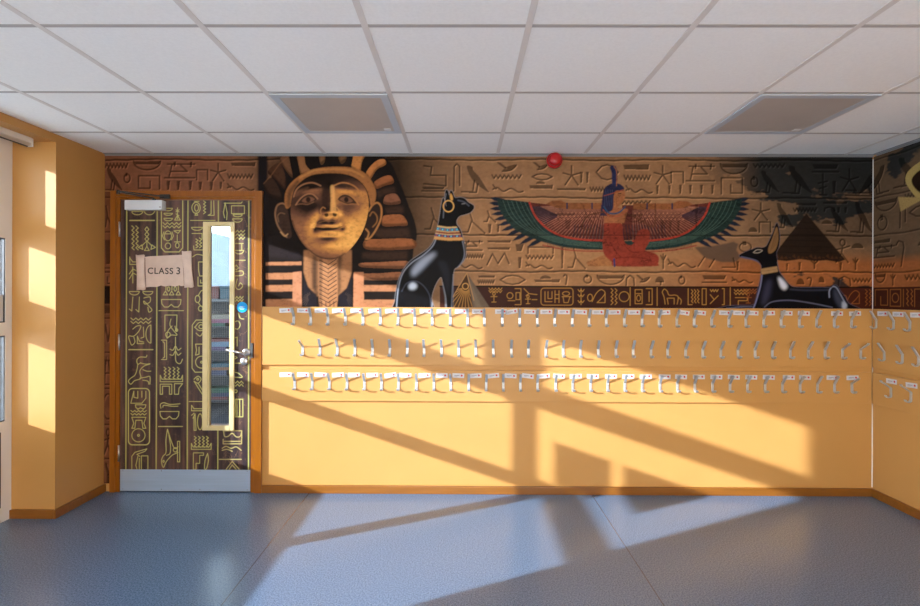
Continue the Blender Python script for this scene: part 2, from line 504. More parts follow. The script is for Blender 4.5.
RNAME = {0: 'top', 1: 'middle', 2: 'lowest'}
hx = {0: [-1.176 + i * (2.679 + 1.176) / 32 for i in range(33)], 1: [-1.112 + i * (2.74 + 1.112) / 32 for i in range(33)], 2: [-1.169 + i * (2.687 + 1.169) / 32 for i in range(33)]}
hz = {0: 1.176, 1: 0.963, 2: 0.728}
for r in range(3):
    for i, x in enumerate(hx[r]):
        place_hook((x + 0.003 + rnd.uniform(-0.003, 0.003), BY, hz[r] - 0.006 * i / 32), 0 + rnd.uniform(-0.05, 0.05), rnd.uniform(-0.035, 0.035),
                   f'silver coat hook, {ORD[i]} from the door in the {RNAME[r]} row on the back wall', f'coat hooks in the {RNAME[r]} row',
                   bent=(r == 1 and i >= 31) or (r == 2 and i == 32) or (r == 1 and i == 0))
for r, pts in {0: ((876.3, 328), (893.7, 329.2), (910, 330.5)), 1: ((884.5, 360.5), (902.5, 363), (918.7, 365.5)), 2: ((891.2, 397), (911, 400.5))}.items():
    for i, p in enumerate(pts):
        y, z = on_right(*p, X=XR - 0.018)
        place_hook((XR - 0.018, y, hz[r] - 0.008), -math.pi / 2, rnd.uniform(-0.04, 0.04),
                   f'silver coat hook, {ORD[i]} from the corner in the {RNAME[r]} row on the right wall', f'coat hooks in the {RNAME[r]} row', bent=(r == 2))

# ------------------------------------------------------------------ name stickers between the hooks
bm = bmesh.new(); box(bm, -0.041, -0.0008, -0.0155, 0.041, 0.0001, 0.0155)
box(bm, -0.028, -0.0011, -0.001, 0.008, -0.0007, 0.003, mi=1); box(bm, -0.028, -0.0011, -0.007, -0.006, -0.0007, -0.005, mi=1)
red = [bm.verts.new(p) for p in ((0.016, -0.0011, 0.001), (0.020, -0.0011, -0.005), (0.027, -0.0011, -0.006), (0.031, -0.0011, 0.0), (0.028, -0.0011, 0.007), (0.022, -0.0011, 0.008), (0.018, -0.0011, 0.006))]
bm.faces.new(red).material_index = 2
stick = link('name_sticker', bm, [M['white'], M['labelgrey'], M['labelred']]); stick['category'] = 'sticker'
s_used = []
def place_sticker(loc, rz, ry, label, group):
    o = stick if not s_used else stick.copy()
    if s_used:
        COL.objects.link(o)
    s_used.append(1)
    o.location = loc; o.rotation_euler = (0, ry, rz); o['label'] = label; o['group'] = group; o['category'] = 'sticker'
S1 = [285.3, 303, 320.5, 338, 356.5, 374.5, 391, 408.7, 425.7, 442.7, 460.9, 478, 501, 511.8, 530, 546.3, 563.7, 581, 598, 614.5, 634, 649, 664.3, 683.5, 700, 725, 739, 752.5, 769, 786.5, 803.8, 837, 855]
S3 = [285.5, 303, 320.5, 338, 354, 372.2, 390.4, 405.3, 424.4, 441.8, 458.3, 475.5, 493.2, 510.6, 527.9, 543.9, 559, 575.7, 592.9, 611, 628.3, 645.8, 664.7, 681, 698.8, 716.3, 733.8, 751.2, 768.8, 788.8, 805, 832.5, 852.5]
TL = {0: {13: 9, 23: -8, 12: 0, 3: 3, 24: -6}, 2: {14: -7, 12: 6, 6: 8, 13: -3}}
for r, S in ((0, S1), (2, S3)):
    for i, px in enumerate(S):
        x, z = on_back(px, (310.4 if r == 0 else 374.6) + 3.2 * (px - 285) / 570, BY)
        ry = -math.radians(TL[r].get(i, rnd.uniform(-3, 3)))
        place_sticker((x, BY, z), 0, ry, f'white name sticker with red mark, {ORD[i]} from the door in the {RNAME[r]} row', f'name stickers on the {RNAME[r]} row')
for r, pts in {0: ((882.5, 315), (898, 316), (916, 317.5)), 2: ((891.5, 384), (911.5, 388))}.items():
    for i, p in enumerate(pts):
        y, z = on_right(*p, X=XR - 0.018)
        place_sticker((XR - 0.018, y, (1.266 if r == 0 else 0.822)), -math.pi / 2, rnd.uniform(-.05, .05), f'white name sticker, {ORD[i]} from the corner in the {RNAME[r]} row on the right wall', f'name stickers on the {RNAME[r]} row')

# ------------------------------------------------------------------ red sounder under the ceiling
ax, az = on_back(555.5, 158.5, D - 0.06)
al = thing('fire_alarm_sounder', 'red round fire alarm sounder at the top of the painted wall under the ceiling', 'fire alarm', (ax, D - 0.0045, az - 0.003))
bm = bmesh.new(); lathe(bm, [(0.0528, 0.0), (0.0552, 0.012), (0.0540, 0.028), (0.0504, 0.034)], (0, 0, 0), (0, -1, 0)); link('mounting_base', bm, M['red'], al)
bm = bmesh.new(); lathe(bm, [(0.0432, 0.034), (0.0444, 0.05), (0.0408, 0.064), (0.0324, 0.072), (0.0144, 0.075)], (0, 0, 0), (0, -1, 0)); link('horn', bm, M['red'], al)
bm = bmesh.new(); lathe(bm, [(0.0450, 0.0345), (0.0462, 0.037), (0.0450, 0.0395)], (0, 0, 0), (0, -1, 0)); link('groove', bm, M['reddark'], al)
# ------------------------------------------------------------------ door in the back wall
LY = D - 0.005                                     # face of the door leaf
LX0, LX1, LZ1 = -2.393, -1.476, 2.038
GX0, GX1, GZ0, GZ1 = -1.775, -1.618, 0.468, 1.858  # clear glass
door = bpy.data.objects.new('door_1', None); COL.objects.link(door); door.location = (LX0, LY, 0); struct(door)
def dput(name, bm, mats, parent=None):
    bmesh.ops.translate(bm, verts=bm.verts, vec=(-LX0, -LY, 0))
    return link(name, bm, mats, parent or door)
bm = bmesh.new()
box(bm, FX0, D - 0.022, 0, FX0 + 0.036, D - 0.0003, FZ, bevel=0.003); box(bm, FX1 - 0.05, D - 0.022, 0, FX1, D - 0.0003, FZ, bevel=0.003)
box(bm, FX0 + 0.036, D - 0.0215, FZ - 0.042, FX1 - 0.05, D - 0.0003, FZ, bevel=0.003)
box(bm, FX0 + 0.036, D - 0.010, 0, LX0 - 0.002, D + 0.10, FZ - 0.042); box(bm, LX1 + 0.002, D - 0.010, 0, FX1 - 0.05, D + 0.10, FZ - 0.042)
box(bm, LX0 - 0.002, D - 0.010, LZ1 + 0.003, LX1 + 0.002, D + 0.10, FZ - 0.042)
dput('door_frame', bm, M['varnish'])
bm = bmesh.new()
for b in ((LX0, GX0, 0.006, LZ1), (GX1, LX1, 0.006, LZ1), (GX0, GX1, 0.006, GZ0), (GX0, GX1, GZ1, LZ1)):
    box(bm, b[0], LY + 0.0006, b[2], b[1], LY + 0.044, b[3])
leaf = dput('door_leaf', bm, M['varnish'])
bm = bmesh.new()
for b in ((GX0 - 0.036, GX0, GZ0 - 0.034, GZ1 + 0.028), (GX1, GX1 + 0.028, GZ0 - 0.034, GZ1 + 0.028), (GX0, GX1, GZ0 - 0.034, GZ0), (GX0, GX1, GZ1, GZ1 + 0.028)):
    box(bm, b[0], LY - 0.014, b[2], b[1], LY - 0.0002, b[3], bevel=0.004)
box(bm, GX0, LY - 0.006, GZ0, GX0 + 0.008, LY + 0.016, GZ1); box(bm, GX1 - 0.008, LY - 0.006, GZ0, GX1, LY + 0.016, GZ1)
vis = dput('vision_panel_frame', bm, M['bead'])
bm = bmesh.new(); box(bm, GX0 + 0.001, LY + 0.017, GZ0, GX1 - 0.001, LY + 0.023, GZ1)
pane = dput('glass_pane', bm, M['doorglass'])
bm = bmesh.new()
nx, nz = 12, 107
for i in range(1, nx):
    x = GX0 + (GX1 - GX0) * i / nx; box(bm, x - 0.0006, LY + 0.0155, GZ0, x + 0.0006, LY + 0.0167, GZ1)
for i in range(1, nz):
    z = GZ0 + (GZ1 - GZ0) * i / nz; box(bm, GX0, LY + 0.0156, z - 0.0006, GX1, LY + 0.0166, z + 0.0006)
dput('wire_grid', bm, M['wire'])
bm = bmesh.new(); box(bm, LX0 + 0.004, LY - 0.003, 0.008, LX1 - 0.003, LY - 0.0006, 0.157)
kp = dput('kick_plate', bm, M['kick'])
bm = bmesh.new()
for x in (-2.10, -1.83):
    for z in (0.02, 0.148):
        cyl(bm, (x, LY - 0.003, z), (x, LY - 0.0045, z), 0.004, 0.003, 10)
for x in (-2.37, -1.50):
    for z in (0.02, 0.148):
        cyl(bm, (x, LY - 0.003, z), (x, LY - 0.0045, z), 0.003, 0.002, 10)
bmesh.ops.translate(bm, verts=bm.verts, vec=(0, 0, 0)); dput('screws', bm, M['labelgrey'])
for za, zb in ((222, 237), (334, 350), (445, 461)):
    z1 = on_back(121, za, LY)[1]; z0 = on_back(121, zb, LY)[1]
    bm = bmesh.new(); cyl(bm, (LX0 - 0.003, LY - 0.008, z0), (LX0 - 0.003, LY - 0.008, z1), 0.006, seg=12)
    for q in (0.25, 0.5, 0.75):
        zq = z0 + (z1 - z0) * q; cyl(bm, (LX0 - 0.003, LY - 0.008, zq - 0.001), (LX0 - 0.003, LY - 0.008, zq + 0.001), 0.0068, seg=12)
    dput('hinge', bm, M['steel'])
# lever handle, rose and thumb turn
rx, rz_ = on_back(246, 352.6, LY - 0.01)
bm = bmesh.new(); lathe(bm, [(0.027, 0.0006), (0.027, 0.007), (0.024, 0.010), (0.011, 0.011), (0.0105, 0.045), (0.010, 0.053)], (rx, LY, rz_), (0, -1, 0), 28)
handle = dput('door_handle', bm, M['steel'])
lx, lz = on_back(227, 350.3, LY - 0.05)
bm = bmesh.new(); cyl(bm, (rx, LY - 0.048, rz_), (lx, LY - 0.050, lz + 0.002), 0.0095, 0.0085, 16)
lathe(bm, [(0.003, -0.004), (0.0095, 0.0), (0.0095, 0.006), (0.006, 0.009)], (lx, LY - 0.050, lz + 0.002), (-1, 0, 0), 16)
link('lever', bm, M['steel'], handle).location = (-LX0, -LY, 0)
bm = bmesh.new(); tx, tz = on_back(243.8, 357.8, LY - 0.01)
lathe(bm, [(0.026, 0.0006), (0.026, 0.008), (0.023, 0.011), (0.006, 0.012)], (tx, LY, tz - 0.026), (0, -1, 0), 28)
link('lock_rose', bm, M['steel'], handle).location = (-LX0, -LY, 0)
bm = bmesh.new(); z1 = on_back(253, 343, LY)[1]; z0 = on_back(253, 357.5, LY)[1]
box(bm, LX1 + 0.001, D - 0.024, z0, LX1 + 0.018, D - 0.0101, z1, bevel=0.001); dput('strike_plate', bm, M['upvc_grey'])

# overhead closer
c0 = on_back(124.5, 209.6, LY - 0.05); c1 = on_back(162, 200, LY - 0.05)
clo = thing('door_closer', 'silver overhead door closer with black folding arm on the top of the decorated door', 'door closer', ((c0[0] + c1[0]) / 2, LY - 0.0008, c0[1]))
bm = bmesh.new(); hw = (c1[0] - c0[0]) / 2; hh = c1[1] - c0[1]
box(bm, -hw, -0.050, 0, hw, 0, hh, bevel=0.003); link('body', bm, M['closer'], clo)
bm = bmesh.new(); cyl(bm, (hw - 0.012, -0.0502, 0.018), (hw - 0.012, -0.052, 0.018), 0.005, seg=14); link('valve_cap', bm, M['labelgrey'], clo)
bm = bmesh.new(); cyl(bm, (0.06, -0.026, hh), (0.06, -0.026, hh + 0.012), 0.012, seg=16); link('spindle', bm, M['black'], clo)
def bar(bm, a, b, w, t):
    a, b = Vector(a), Vector(b); d = (b - a); L = d.length; q = d.to_track_quat('X', 'Z').to_matrix().to_4x4(); q.translation = a
    box(bm, 0, -w / 2, -t / 2, L, w / 2, t / 2, bevel=0.0015, mtx=q)
bm = bmesh.new(); bar(bm, (0.06, -0.026, hh + 0.016), (-0.09, -0.17, hh + 0.030), 0.02, 0.007); cyl(bm, (-0.09, -0.17, hh + 0.016), (-0.09, -0.17, hh + 0.042), 0.011, seg=16)
link('main_arm', bm, M['black'], clo)
bm = bmesh.new(); bar(bm, (-0.09, -0.17, hh + 0.036), (0.13, -0.022, hh + 0.030), 0.014, 0.007); box(bm, 0.10, -0.03, hh + 0.014, 0.17, -0.0185, hh + 0.044, bevel=0.002)
link('link_arm', bm, M['black'], clo)

# parchment scroll sign with the class name
s0 = on_back(136.5, 290, LY); s1 = on_back(193, 254, LY)
SX, SZ = (s0[0] + s1[0]) / 2, (s0[1] + s1[1]) / 2
sg = thing('scroll_sign', 'parchment scroll sign with rolled ends reading CLASS 3 on the decorated door', 'sign', (SX, LY - 0.0012, SZ))
def spx(px, py):
    x, z = on_back(px, py, LY - 0.005); return x - SX, z - SZ
def spoly(name, pts, t0, t1, m):
    bm = bmesh.new(); P = [spx(*p) for p in pts]
    A = [bm.verts.new((x, -t0, z)) for x, z in P]; B = [bm.verts.new((x, -t1, z)) for x, z in P]; n = len(P)
    for i in range(n):
        bm.faces.new((A[i], A[(i + 1) % n], B[(i + 1) % n], B[i]))
    bm.faces.new(B); bm.faces.new(A[::-1])
    return link(name, bm, m, sg)
spoly('sheet', [(144, 257), (150, 256.2), (160, 255.8), (172, 255.2), (184, 254.6), (184.2, 270), (184.5, 285.5), (181, 286.2), (179, 285.2), (175, 286.6), (170, 285.6), (164, 286.4), (161, 285.4), (156, 287), (150, 286.8), (145, 287.4)], 0.0002, 0.003, M['parch'])
def roll(name, top, bot, w):
    (x0, z0), (x1, z1) = spx(*top), spx(*bot)
    bm = bmesh.new(); rows = []
    for k in range(9):
        t = k / 8; x = x0 + (x1 - x0) * t; z = z0 + (z1 - z0) * t; ww = w * (1 + 0.14 * abs(t - 0.5) * 2 - 0.05)
        rows.append([bm.verts.new((x + ww * math.cos(a), -0.0032 - 0.011 * math.sin(a), z + 0.004 * math.sin(3 * a + k))) for a in [math.pi * i / 12 for i in range(13)]])
    for k in range(8):
        for i in range(12):
            f = bm.faces.new((rows[k][i], rows[k][i + 1], rows[k + 1][i + 1], rows[k + 1][i])); f.smooth = True
        bm.faces.new((rows[k][12], rows[k][0], rows[k + 1][0], rows[k + 1][12]))
    bm.faces.new(rows[0]); bm.faces.new(rows[8][::-1])
    link(name, bm, M['parchdark'], sg)
roll('rolled_end', (140.2, 255.2), (141.2, 289.8), 0.029); roll('rolled_end', (186.6, 251.5), (189.2, 287.2), 0.031)
for nm, a, b in (('curl_shade', (144.6, 258), (145.6, 286.6)), ('curl_shade', (183.0, 255.4), (184.4, 285.0))):  # dark strips paint in the shade beside the rolled ends
    spoly(nm, [(a[0] - 0.5, a[1]), (a[0] + 0.6, a[1]), (b[0] + 0.6, b[1]), (b[0] - 0.5, b[1])], 0.003, 0.0034, M['parchshade'])
def text_part(name, body, px, width):
    cu = bpy.data.curves.new(name, 'FONT'); cu.body = body; cu.size = 0.085; cu.align_x = 'CENTER'; cu.align_y = 'CENTER'; cu.extrude = 0.0004
    cu.space_character = 1.12; cu.offset = 0.0012
    to = bpy.data.objects.new(name + '_curve', cu); COL.objects.link(to)
    bpy.context.view_layer.update()
    me = bpy.data.meshes.new_from_object(to.evaluated_get(bpy.context.evaluated_depsgraph_get()))
    bpy.data.objects.remove(to, do_unlink=True)
    lt = bpy.data.objects.new(name, me); COL.objects.link(lt); me.materials.clear(); me.materials.append(M['text']); lt.parent = sg
    cx_, cz_ = spx(px, 271.2); lt.location = (cx_, -0.0036, cz_); lt.rotation_euler = (math.pi / 2, 0.01, 0)
    w_ = max(v.co.x for v in me.vertices) - min(v.co.x for v in me.vertices)
    k_ = width / w_; lt.scale = (k_, k_ * 1.02, 1)
text_part('lettering', 'CLASS', 160.3, 0.178); text_part('numeral', '3', 178.3, 0.026)

# round blue fire door disc
dx, dz = on_back(242.2, 307.2, LY)
dsc = thing('door_disc', 'small round blue sign disc above the door handle', 'sign', (dx, LY - 0.0008, dz))
bm = bmesh.new(); cyl(bm, (0, 0, 0), (0, -0.0015, 0), 0.037, seg=40); link('disc', bm, M['blue'], dsc)
bm = bmesh.new()
for z, w in ((0.004, 0.017), (-0.006, 0.020), (-0.015, 0.013)):
    box(bm, -w, -0.0020, z - 0.0012, w, -0.0014, z + 0.0012)
link('white_lines', bm, M['white_plastic'], dsc)

# ------------------------------------------------------------------ the room beyond the door glass and the view out of its window
RB = 6.62
struct(one_box('floor_beyond', (-5.2, D + 0.12, -0.12, -0.4, RB + 0.12, 0), M['inner_floor']))
struct(one_box('ceiling_beyond', (-5.2, D + 0.12, 2.5, -0.4, RB + 0.12, 2.6), M['tile']))
struct(one_box('wall_beyond_left', (-5.2, D + 0.12, 0, -5.1, RB, 2.5), M['inner_wall']))
struct(one_box('wall_beyond_right', (-0.5, D + 0.12, 0, -0.4, RB, 2.5), M['inner_wall']))
bm = bmesh.new(); box(bm, -5.2, RB, 0, -0.4, RB + 0.12, 1.46); box(bm, -5.2, RB, 2.42, -0.4, RB + 0.12, 2.5); box(bm, -5.2, RB, 1.46, -4.6, RB + 0.12, 2.42); box(bm, -1.2, RB, 1.46, -0.4, RB + 0.12, 2.42)
struct(link('wall_beyond_back', bm, M['inner_wall']))
bm = bmesh.new()
for b in ((-4.6, 1.46, -1.2, 1.50), (-4.6, 2.38, -1.2, 2.42), (-4.6, 1.5, -4.55, 2.38), (-3.6, 1.5, -3.55, 2.38), (-2.4, 1.5, -2.35, 2.38), (-1.25, 1.5, -1.2, 2.38)):
    box(bm, b[0], RB + 0.02, b[1], b[2], RB + 0.08, b[3])
struct(link('window_5', bm, M['upvc']))
bc = thing('bookcase', 'dark low bookcase in the next room, seen through the door glass', 'bookcase', (-3.0, 6.25, 0))
bm = bmesh.new(); box(bm, -0.6, -0.16, 0, -0.57, 0.16, 1.30); box(bm, 0.57, -0.16, 0, 0.6, 0.16, 1.30); box(bm, -0.57, 0.145, 0, 0.57, 0.16, 1.30); link('carcass', bm, M['shelfwood'], bc)
bm = bmesh.new(); box(bm, -0.62, -0.18, 1.30, 0.62, 0.17, 1.33); link('top', bm, M['inner_wall'], bc)
SHZ = (0.10, 0.40, 0.70, 1.00)
for z in SHZ:
    bm = bmesh.new(); box(bm, -0.568, -0.15, z - 0.02, 0.568, 0.143, z); link('shelf', bm, M['shelfwood'], bc)
def crate(name, x0, x1, z0, z1, m, lab, cat, y0=6.12, y1=6.36):
    t = thing(name, lab, cat, ((x0 + x1) / 2, (y0 + y1) / 2, z0)); w = (x1 - x0) / 2; d = (y1 - y0) / 2; h = z1 - z0
    bm = bmesh.new(); box(bm, -w + 0.006, -d + 0.006, 0, w - 0.006, d - 0.006, h * 0.82, bevel=0.004); link('tub', bm, m, t)
    bm = bmesh.new(); box(bm, -w, -d, h * 0.82, w, d, h, bevel=0.004); link('lid', bm, m, t)
crate('storage_box', -3.36, -2.985, 1.331, 1.485, M['book_crimson'], 'dark red storage box on top of the bookcase behind the door glass', 'storage box')
crate('storage_box', -2.98, -2.70, 1.331, 1.49, M['book_teal'], 'teal storage box on top of the bookcase behind the door glass', 'storage box')
BK = [('green', 'pink', 'cream'), ('violet', 'sky', 'crimson'), ('navy', 'orange', 'teal'), ('crimson', 'navy', 'green')]
SN = ('top', 'second highest', 'third highest', 'lowest')
for k, z in enumerate(SHZ[::-1]):
    zz = z + 0.0003
    for q in range(3):
        h = 0.035 + 0.012 * ((k + q) % 3)
        t = thing('book', f'{BK[k][q]} book lying in the stack on the {SN[k]} shelf seen through the door glass', 'book', (-3.02 + 0.03 * (q - 1), 6.22, zz), 'books on the bookcase beyond the door')
        t.rotation_euler = (0, 0, 0.12 * (q - 1) + 0.05 * k)
        bm = bmesh.new(); box(bm, -0.17, -0.105, 0, 0.17, 0.105, 0.004); box(bm, -0.17, -0.105, h - 0.004, 0.17, 0.105, h); box(bm, -0.17, -0.107, 0, 0.17, -0.103, h); link('cover', bm, M['book_' + BK[k][q]], t)
        bm = bmesh.new(); box(bm, -0.164, -0.1025, 0.0042, 0.164, 0.1, h - 0.0042); link('pages', bm, M['book_cream'], t)
        zz += h + 0.0004

# outside: paving by the windows, neighbouring building behind
struct(one_box('ground_outside', (-40, -30, -0.30, 30, 60, -0.14), M['paving']))
hb = thing('neighbour_building', 'pale building with a sloping grey roof seen through the door glass', 'building', (-6.2, 12.0, -0.14))
bm = bmesh.new(); box(bm, -5, 0, 0, 5, 5, 1.75); link('wall', bm, M['inner_wall'], hb)
bm = bmesh.new()
pts = [(-5.3, 1.7), (5.3, 1.7), (5.3, 1.8), (-1.0, 3.3), (-5.3, 3.4)]
A = [bm.verts.new((x, -0.3, z)) for x, z in pts]; B = [bm.verts.new((x, 5.3, z)) for x, z in pts]
for i in range(5):
    bm.faces.new((A[i], A[(i + 1) % 5], B[(i + 1) % 5], B[i]))
bm.faces.new(A[::-1]); bm.faces.new(B)
link('roof', bm, M['roof_grey'], hb)
# ------------------------------------------------------------------ printed vinyls: drawn stroke by stroke into vertex ink
def lin3(c):
    return np.array([lin(c[0]), lin(c[1]), lin(c[2])], dtype=np.float32)


def smooth(pts, closed=True, n=6):
    P = [np.array(p, float) for p in pts]; N = len(P); out = []
    for i in range(N if closed else N - 1):
        p0 = P[(i - 1) % N] if closed or i > 0 else P[0]; p1 = P[i]; p2 = P[(i + 1) % N]; p3 = P[(i + 2) % N] if closed or i + 2 < N else P[-1]
        for k in range(n):
            t = k / n
            out.append(0.5 * ((2 * p1) + (-p0 + p2) * t + (2 * p0 - 5 * p1 + 4 * p2 - p3) * t * t + (-p0 + 3 * p1 - 3 * p2 + p3) * t ** 3))
    if not closed:
        out.append(P[-1])
    return [tuple(q) for q in out]


def boxblur(a, r):
    r = int(r)
    if r < 1:
        return a
    for ax in (0, 1):
        for _ in range(2):
            pad = [(0, 0), (0, 0)]; pad[ax] = (r + 1, r)
            c = np.cumsum(np.pad(a, pad, mode='edge'), axis=ax)
            n = a.shape[ax]
            a = (np.take(c, range(2 * r + 1, n + 2 * r + 1), ax) - np.take(c, range(0, n), ax)) / (2 * r + 1)
    return a


def vnoise(h, w, cell, seed, octaves=4):
    r = np.random.RandomState(seed); out = np.zeros((h, w), np.float32); amp = 1.0; tot = 0
    for o in range(octaves):
        cx = cell[0] / 2 ** o; cy = cell[1] / 2 ** o
        gw, gh = int(w / cx) + 3, int(h / cy) + 3
        g = r.rand(gh, gw).astype(np.float32)
        X = np.arange(w) / cx; Y = np.arange(h) / cy
        xi = X.astype(int); yi = Y.astype(int); fx = X - xi; fy = Y - yi
        fx = fx * fx * (3 - 2 * fx); fy = fy * fy * (3 - 2 * fy)
        a = g[yi][:, xi]; b = g[yi][:, xi + 1]; c = g[yi + 1][:, xi]; d = g[yi + 1][:, xi + 1]
        out += amp * ((a * (1 - fx) + b * fx) * (1 - fy)[:, None] + (c * (1 - fx) + d * fx) * fy[:, None]); tot += amp; amp *= 0.55
    return out / tot


class Canvas:
    """a picture on a wall plane; a, z are wall coordinates in metres, conv turns a drawing point into them"""
    def __init__(s, a0, a1, z0, z1, S, conv, ppx):
        s.a0, s.a1, s.z0, s.z1, s.S = a0, a1, z0, z1, S * 2
        s.w = int(round((a1 - a0) * S)) * 2; s.h = int(round((z1 - z0) * S)) * 2
        s.c = np.zeros((s.h, s.w, 3), np.float32); s.id = np.zeros((s.h, s.w), np.uint8)
        s.conv = conv; s.k = s.S / ppx             # raster cells per drawing unit
        s.gain = 1.0
    def R(s, pts):
        out = []
        for p in pts:
            a, z = s.conv(*p)
            out.append(((a - s.a0) * s.S, (s.z1 - z) * s.S))
        return np.array(out)
    def bbox(s, P, m):
        x0 = max(int(P[:, 0].min() - m), 0); x1 = min(int(P[:, 0].max() + m) + 2, s.w)
        y0 = max(int(P[:, 1].min() - m), 0); y1 = min(int(P[:, 1].max() + m) + 2, s.h)
        return (x0, y0, x1, y1) if x1 > x0 and y1 > y0 else None
    def polymask(s, pts, blur=0.0):
        P = s.R(pts); b = s.bbox(P, blur * s.k * 3 + 2)
        if b is None:
            return None
        X = np.arange(b[0], b[2])[None, :] + 0.5; Y = np.arange(b[1], b[3])[:, None] + 0.5
        m = np.zeros((b[3] - b[1], b[2] - b[0]), bool)
        for i in range(len(P)):
            x0, y0 = P[i]; x1, y1 = P[(i + 1) % len(P)]
            if y0 == y1:
                continue
            rows = ((y0 > Y) != (y1 > Y))[:, 0]
            if rows.any():
                xc = (x1 - x0) * (Y[rows] - y0) / (y1 - y0) + x0
                m[rows] ^= X < xc
        m = m.astype(np.float32)
        if blur:
            m = boxblur(m, max(1, blur * s.k))
        return b, m
    def linemask(s, lines, width, blur=0.0):
        """strokes: list of polylines"""
        R = [s.R(l) for l in lines]; A = np.concatenate(R); w = width * s.k / 2
        b = s.bbox(A, w + 2 + blur * s.k * 3)
        if b is None:
            return None
        m = np.zeros((b[3] - b[1], b[2] - b[0]), np.float32)
        for P in R:
            for i in range(len(P) - 1):
                p, q = P[i], P[i + 1]
                x0 = max(int(min(p[0], q[0]) - w - 2), b[0]); x1 = min(int(max(p[0], q[0]) + w + 3), b[2])
                y0 = max(int(min(p[1], q[1]) - w - 2), b[1]); y1 = min(int(max(p[1], q[1]) + w + 3), b[3])
                if x1 <= x0 or y1 <= y0:
                    continue
                X = np.arange(x0, x1)[None, :] + 0.5 - p[0]; Y = np.arange(y0, y1)[:, None] + 0.5 - p[1]
                d = q - p; L = max(d @ d, 1e-9)
                t = np.clip((X * d[0] + Y * d[1]) / L, 0, 1)
                dd = np.sqrt((X - t * d[0]) ** 2 + (Y - t * d[1]) ** 2)
                v = m[y0 - b[1]:y1 - b[1], x0 - b[0]:x1 - b[0]]
                np.maximum(v, np.clip(w + 0.5 - dd, 0, 1), out=v)
        if blur:
            m = boxblur(m, max(1, blur * s.k))
        return b, m
    def blend(s, bm_, color, alpha=1.0, ident=None):
        if bm_ is None:
            return
        b, m = bm_; v = s.c[b[1]:b[3], b[0]:b[2]]; a = (m * alpha)[..., None]
        col = lin3(color) if not callable(color) else color(b)
        v += (col - v) * a
        if ident is not None:
            s.id[b[1]:b[3], b[0]:b[2]][m > 0.5] = ident
    def mul(s, bm_, f, alpha=1.0):
        if bm_ is None:
            return
        b, m = bm_; v = s.c[b[1]:b[3], b[0]:b[2]]
        v *= 1 + (f - 1) * (m * alpha)[..., None]
    def poly(s, pts, color, blur=0.0, alpha=1.0, ident=None, sm=False):
        s.blend(s.polymask(smooth(pts) if sm else pts, blur), color, alpha, ident)
    def line(s, pts, color, width=1.0, alpha=1.0, blur=0.0, sm=False, ident=None):
        s.blend(s.linemask([smooth(pts, False) if sm else pts], width, blur), color, alpha, ident)
    def clipped(s, base, other):
        """multiply one mask into another"""
        if base is None or other is None:
            return None
        (b, m), (c, n) = base, other
        x0, y0, x1, y1 = max(b[0], c[0]), max(b[1], c[1]), min(b[2], c[2]), min(b[3], c[3])
        if x1 <= x0 or y1 <= y0:
            return None
        return (x0, y0, x1, y1), m[y0 - b[1]:y1 - b[1], x0 - b[0]:x1 - b[0]] * n[y0 - c[1]:y1 - c[1], x0 - c[0]:x1 - c[0]]
    def carve(s, lines=(), fills=(), width=1.5, depth=0.9, hi=0.62):
        """sunk relief as it is printed on the vinyl: dark cut with a pale far edge"""
        ms = []
        if lines:
            ms.append(s.linemask(lines, width))
        ms += [s.polymask(f) for f in fills]
        o = max(1, int(0.9 * s.k))
        for q in ms:
            if q is None:
                continue
            b, m = q; m = np.pad(m, o + 2); b = (b[0] - o - 2, b[1] - o - 2, b[2] + o + 2, b[3] + o + 2)
            sh = np.roll(np.roll(m, o, 0), o, 1)
            lt = boxblur(np.clip(sh - m, 0, 1), max(1, 0.3 * s.k)); dk = boxblur(m, max(1, 0.35 * s.k))
            up = np.roll(np.roll(m, -o, 0), -o, 1); inner = np.clip(m - up * 0.45, 0, 1)
            dk = np.maximum(boxblur(inner, max(1, 0.3 * s.k)), dk * 0.7)
            x0, y0, x1, y1 = max(b[0], 0), max(b[1], 0), min(b[2], s.w), min(b[3], s.h)
            if x1 <= x0 or y1 <= y0:
                continue
            sl = (slice(y0 - b[1], y1 - b[1]), slice(x0 - b[0], x1 - b[0]))
            v = s.c[y0:y1, x0:x1]
            v *= (1 - depth * dk[sl])[..., None]
            v *= (1 + hi * 1.5 * lt[sl])[..., None]
    def down(s):
        c = s.c.reshape(s.h // 2, 2, s.w // 2, 2, 3).mean((1, 3)); i = s.id[1::2, 1::2]
        return c, i


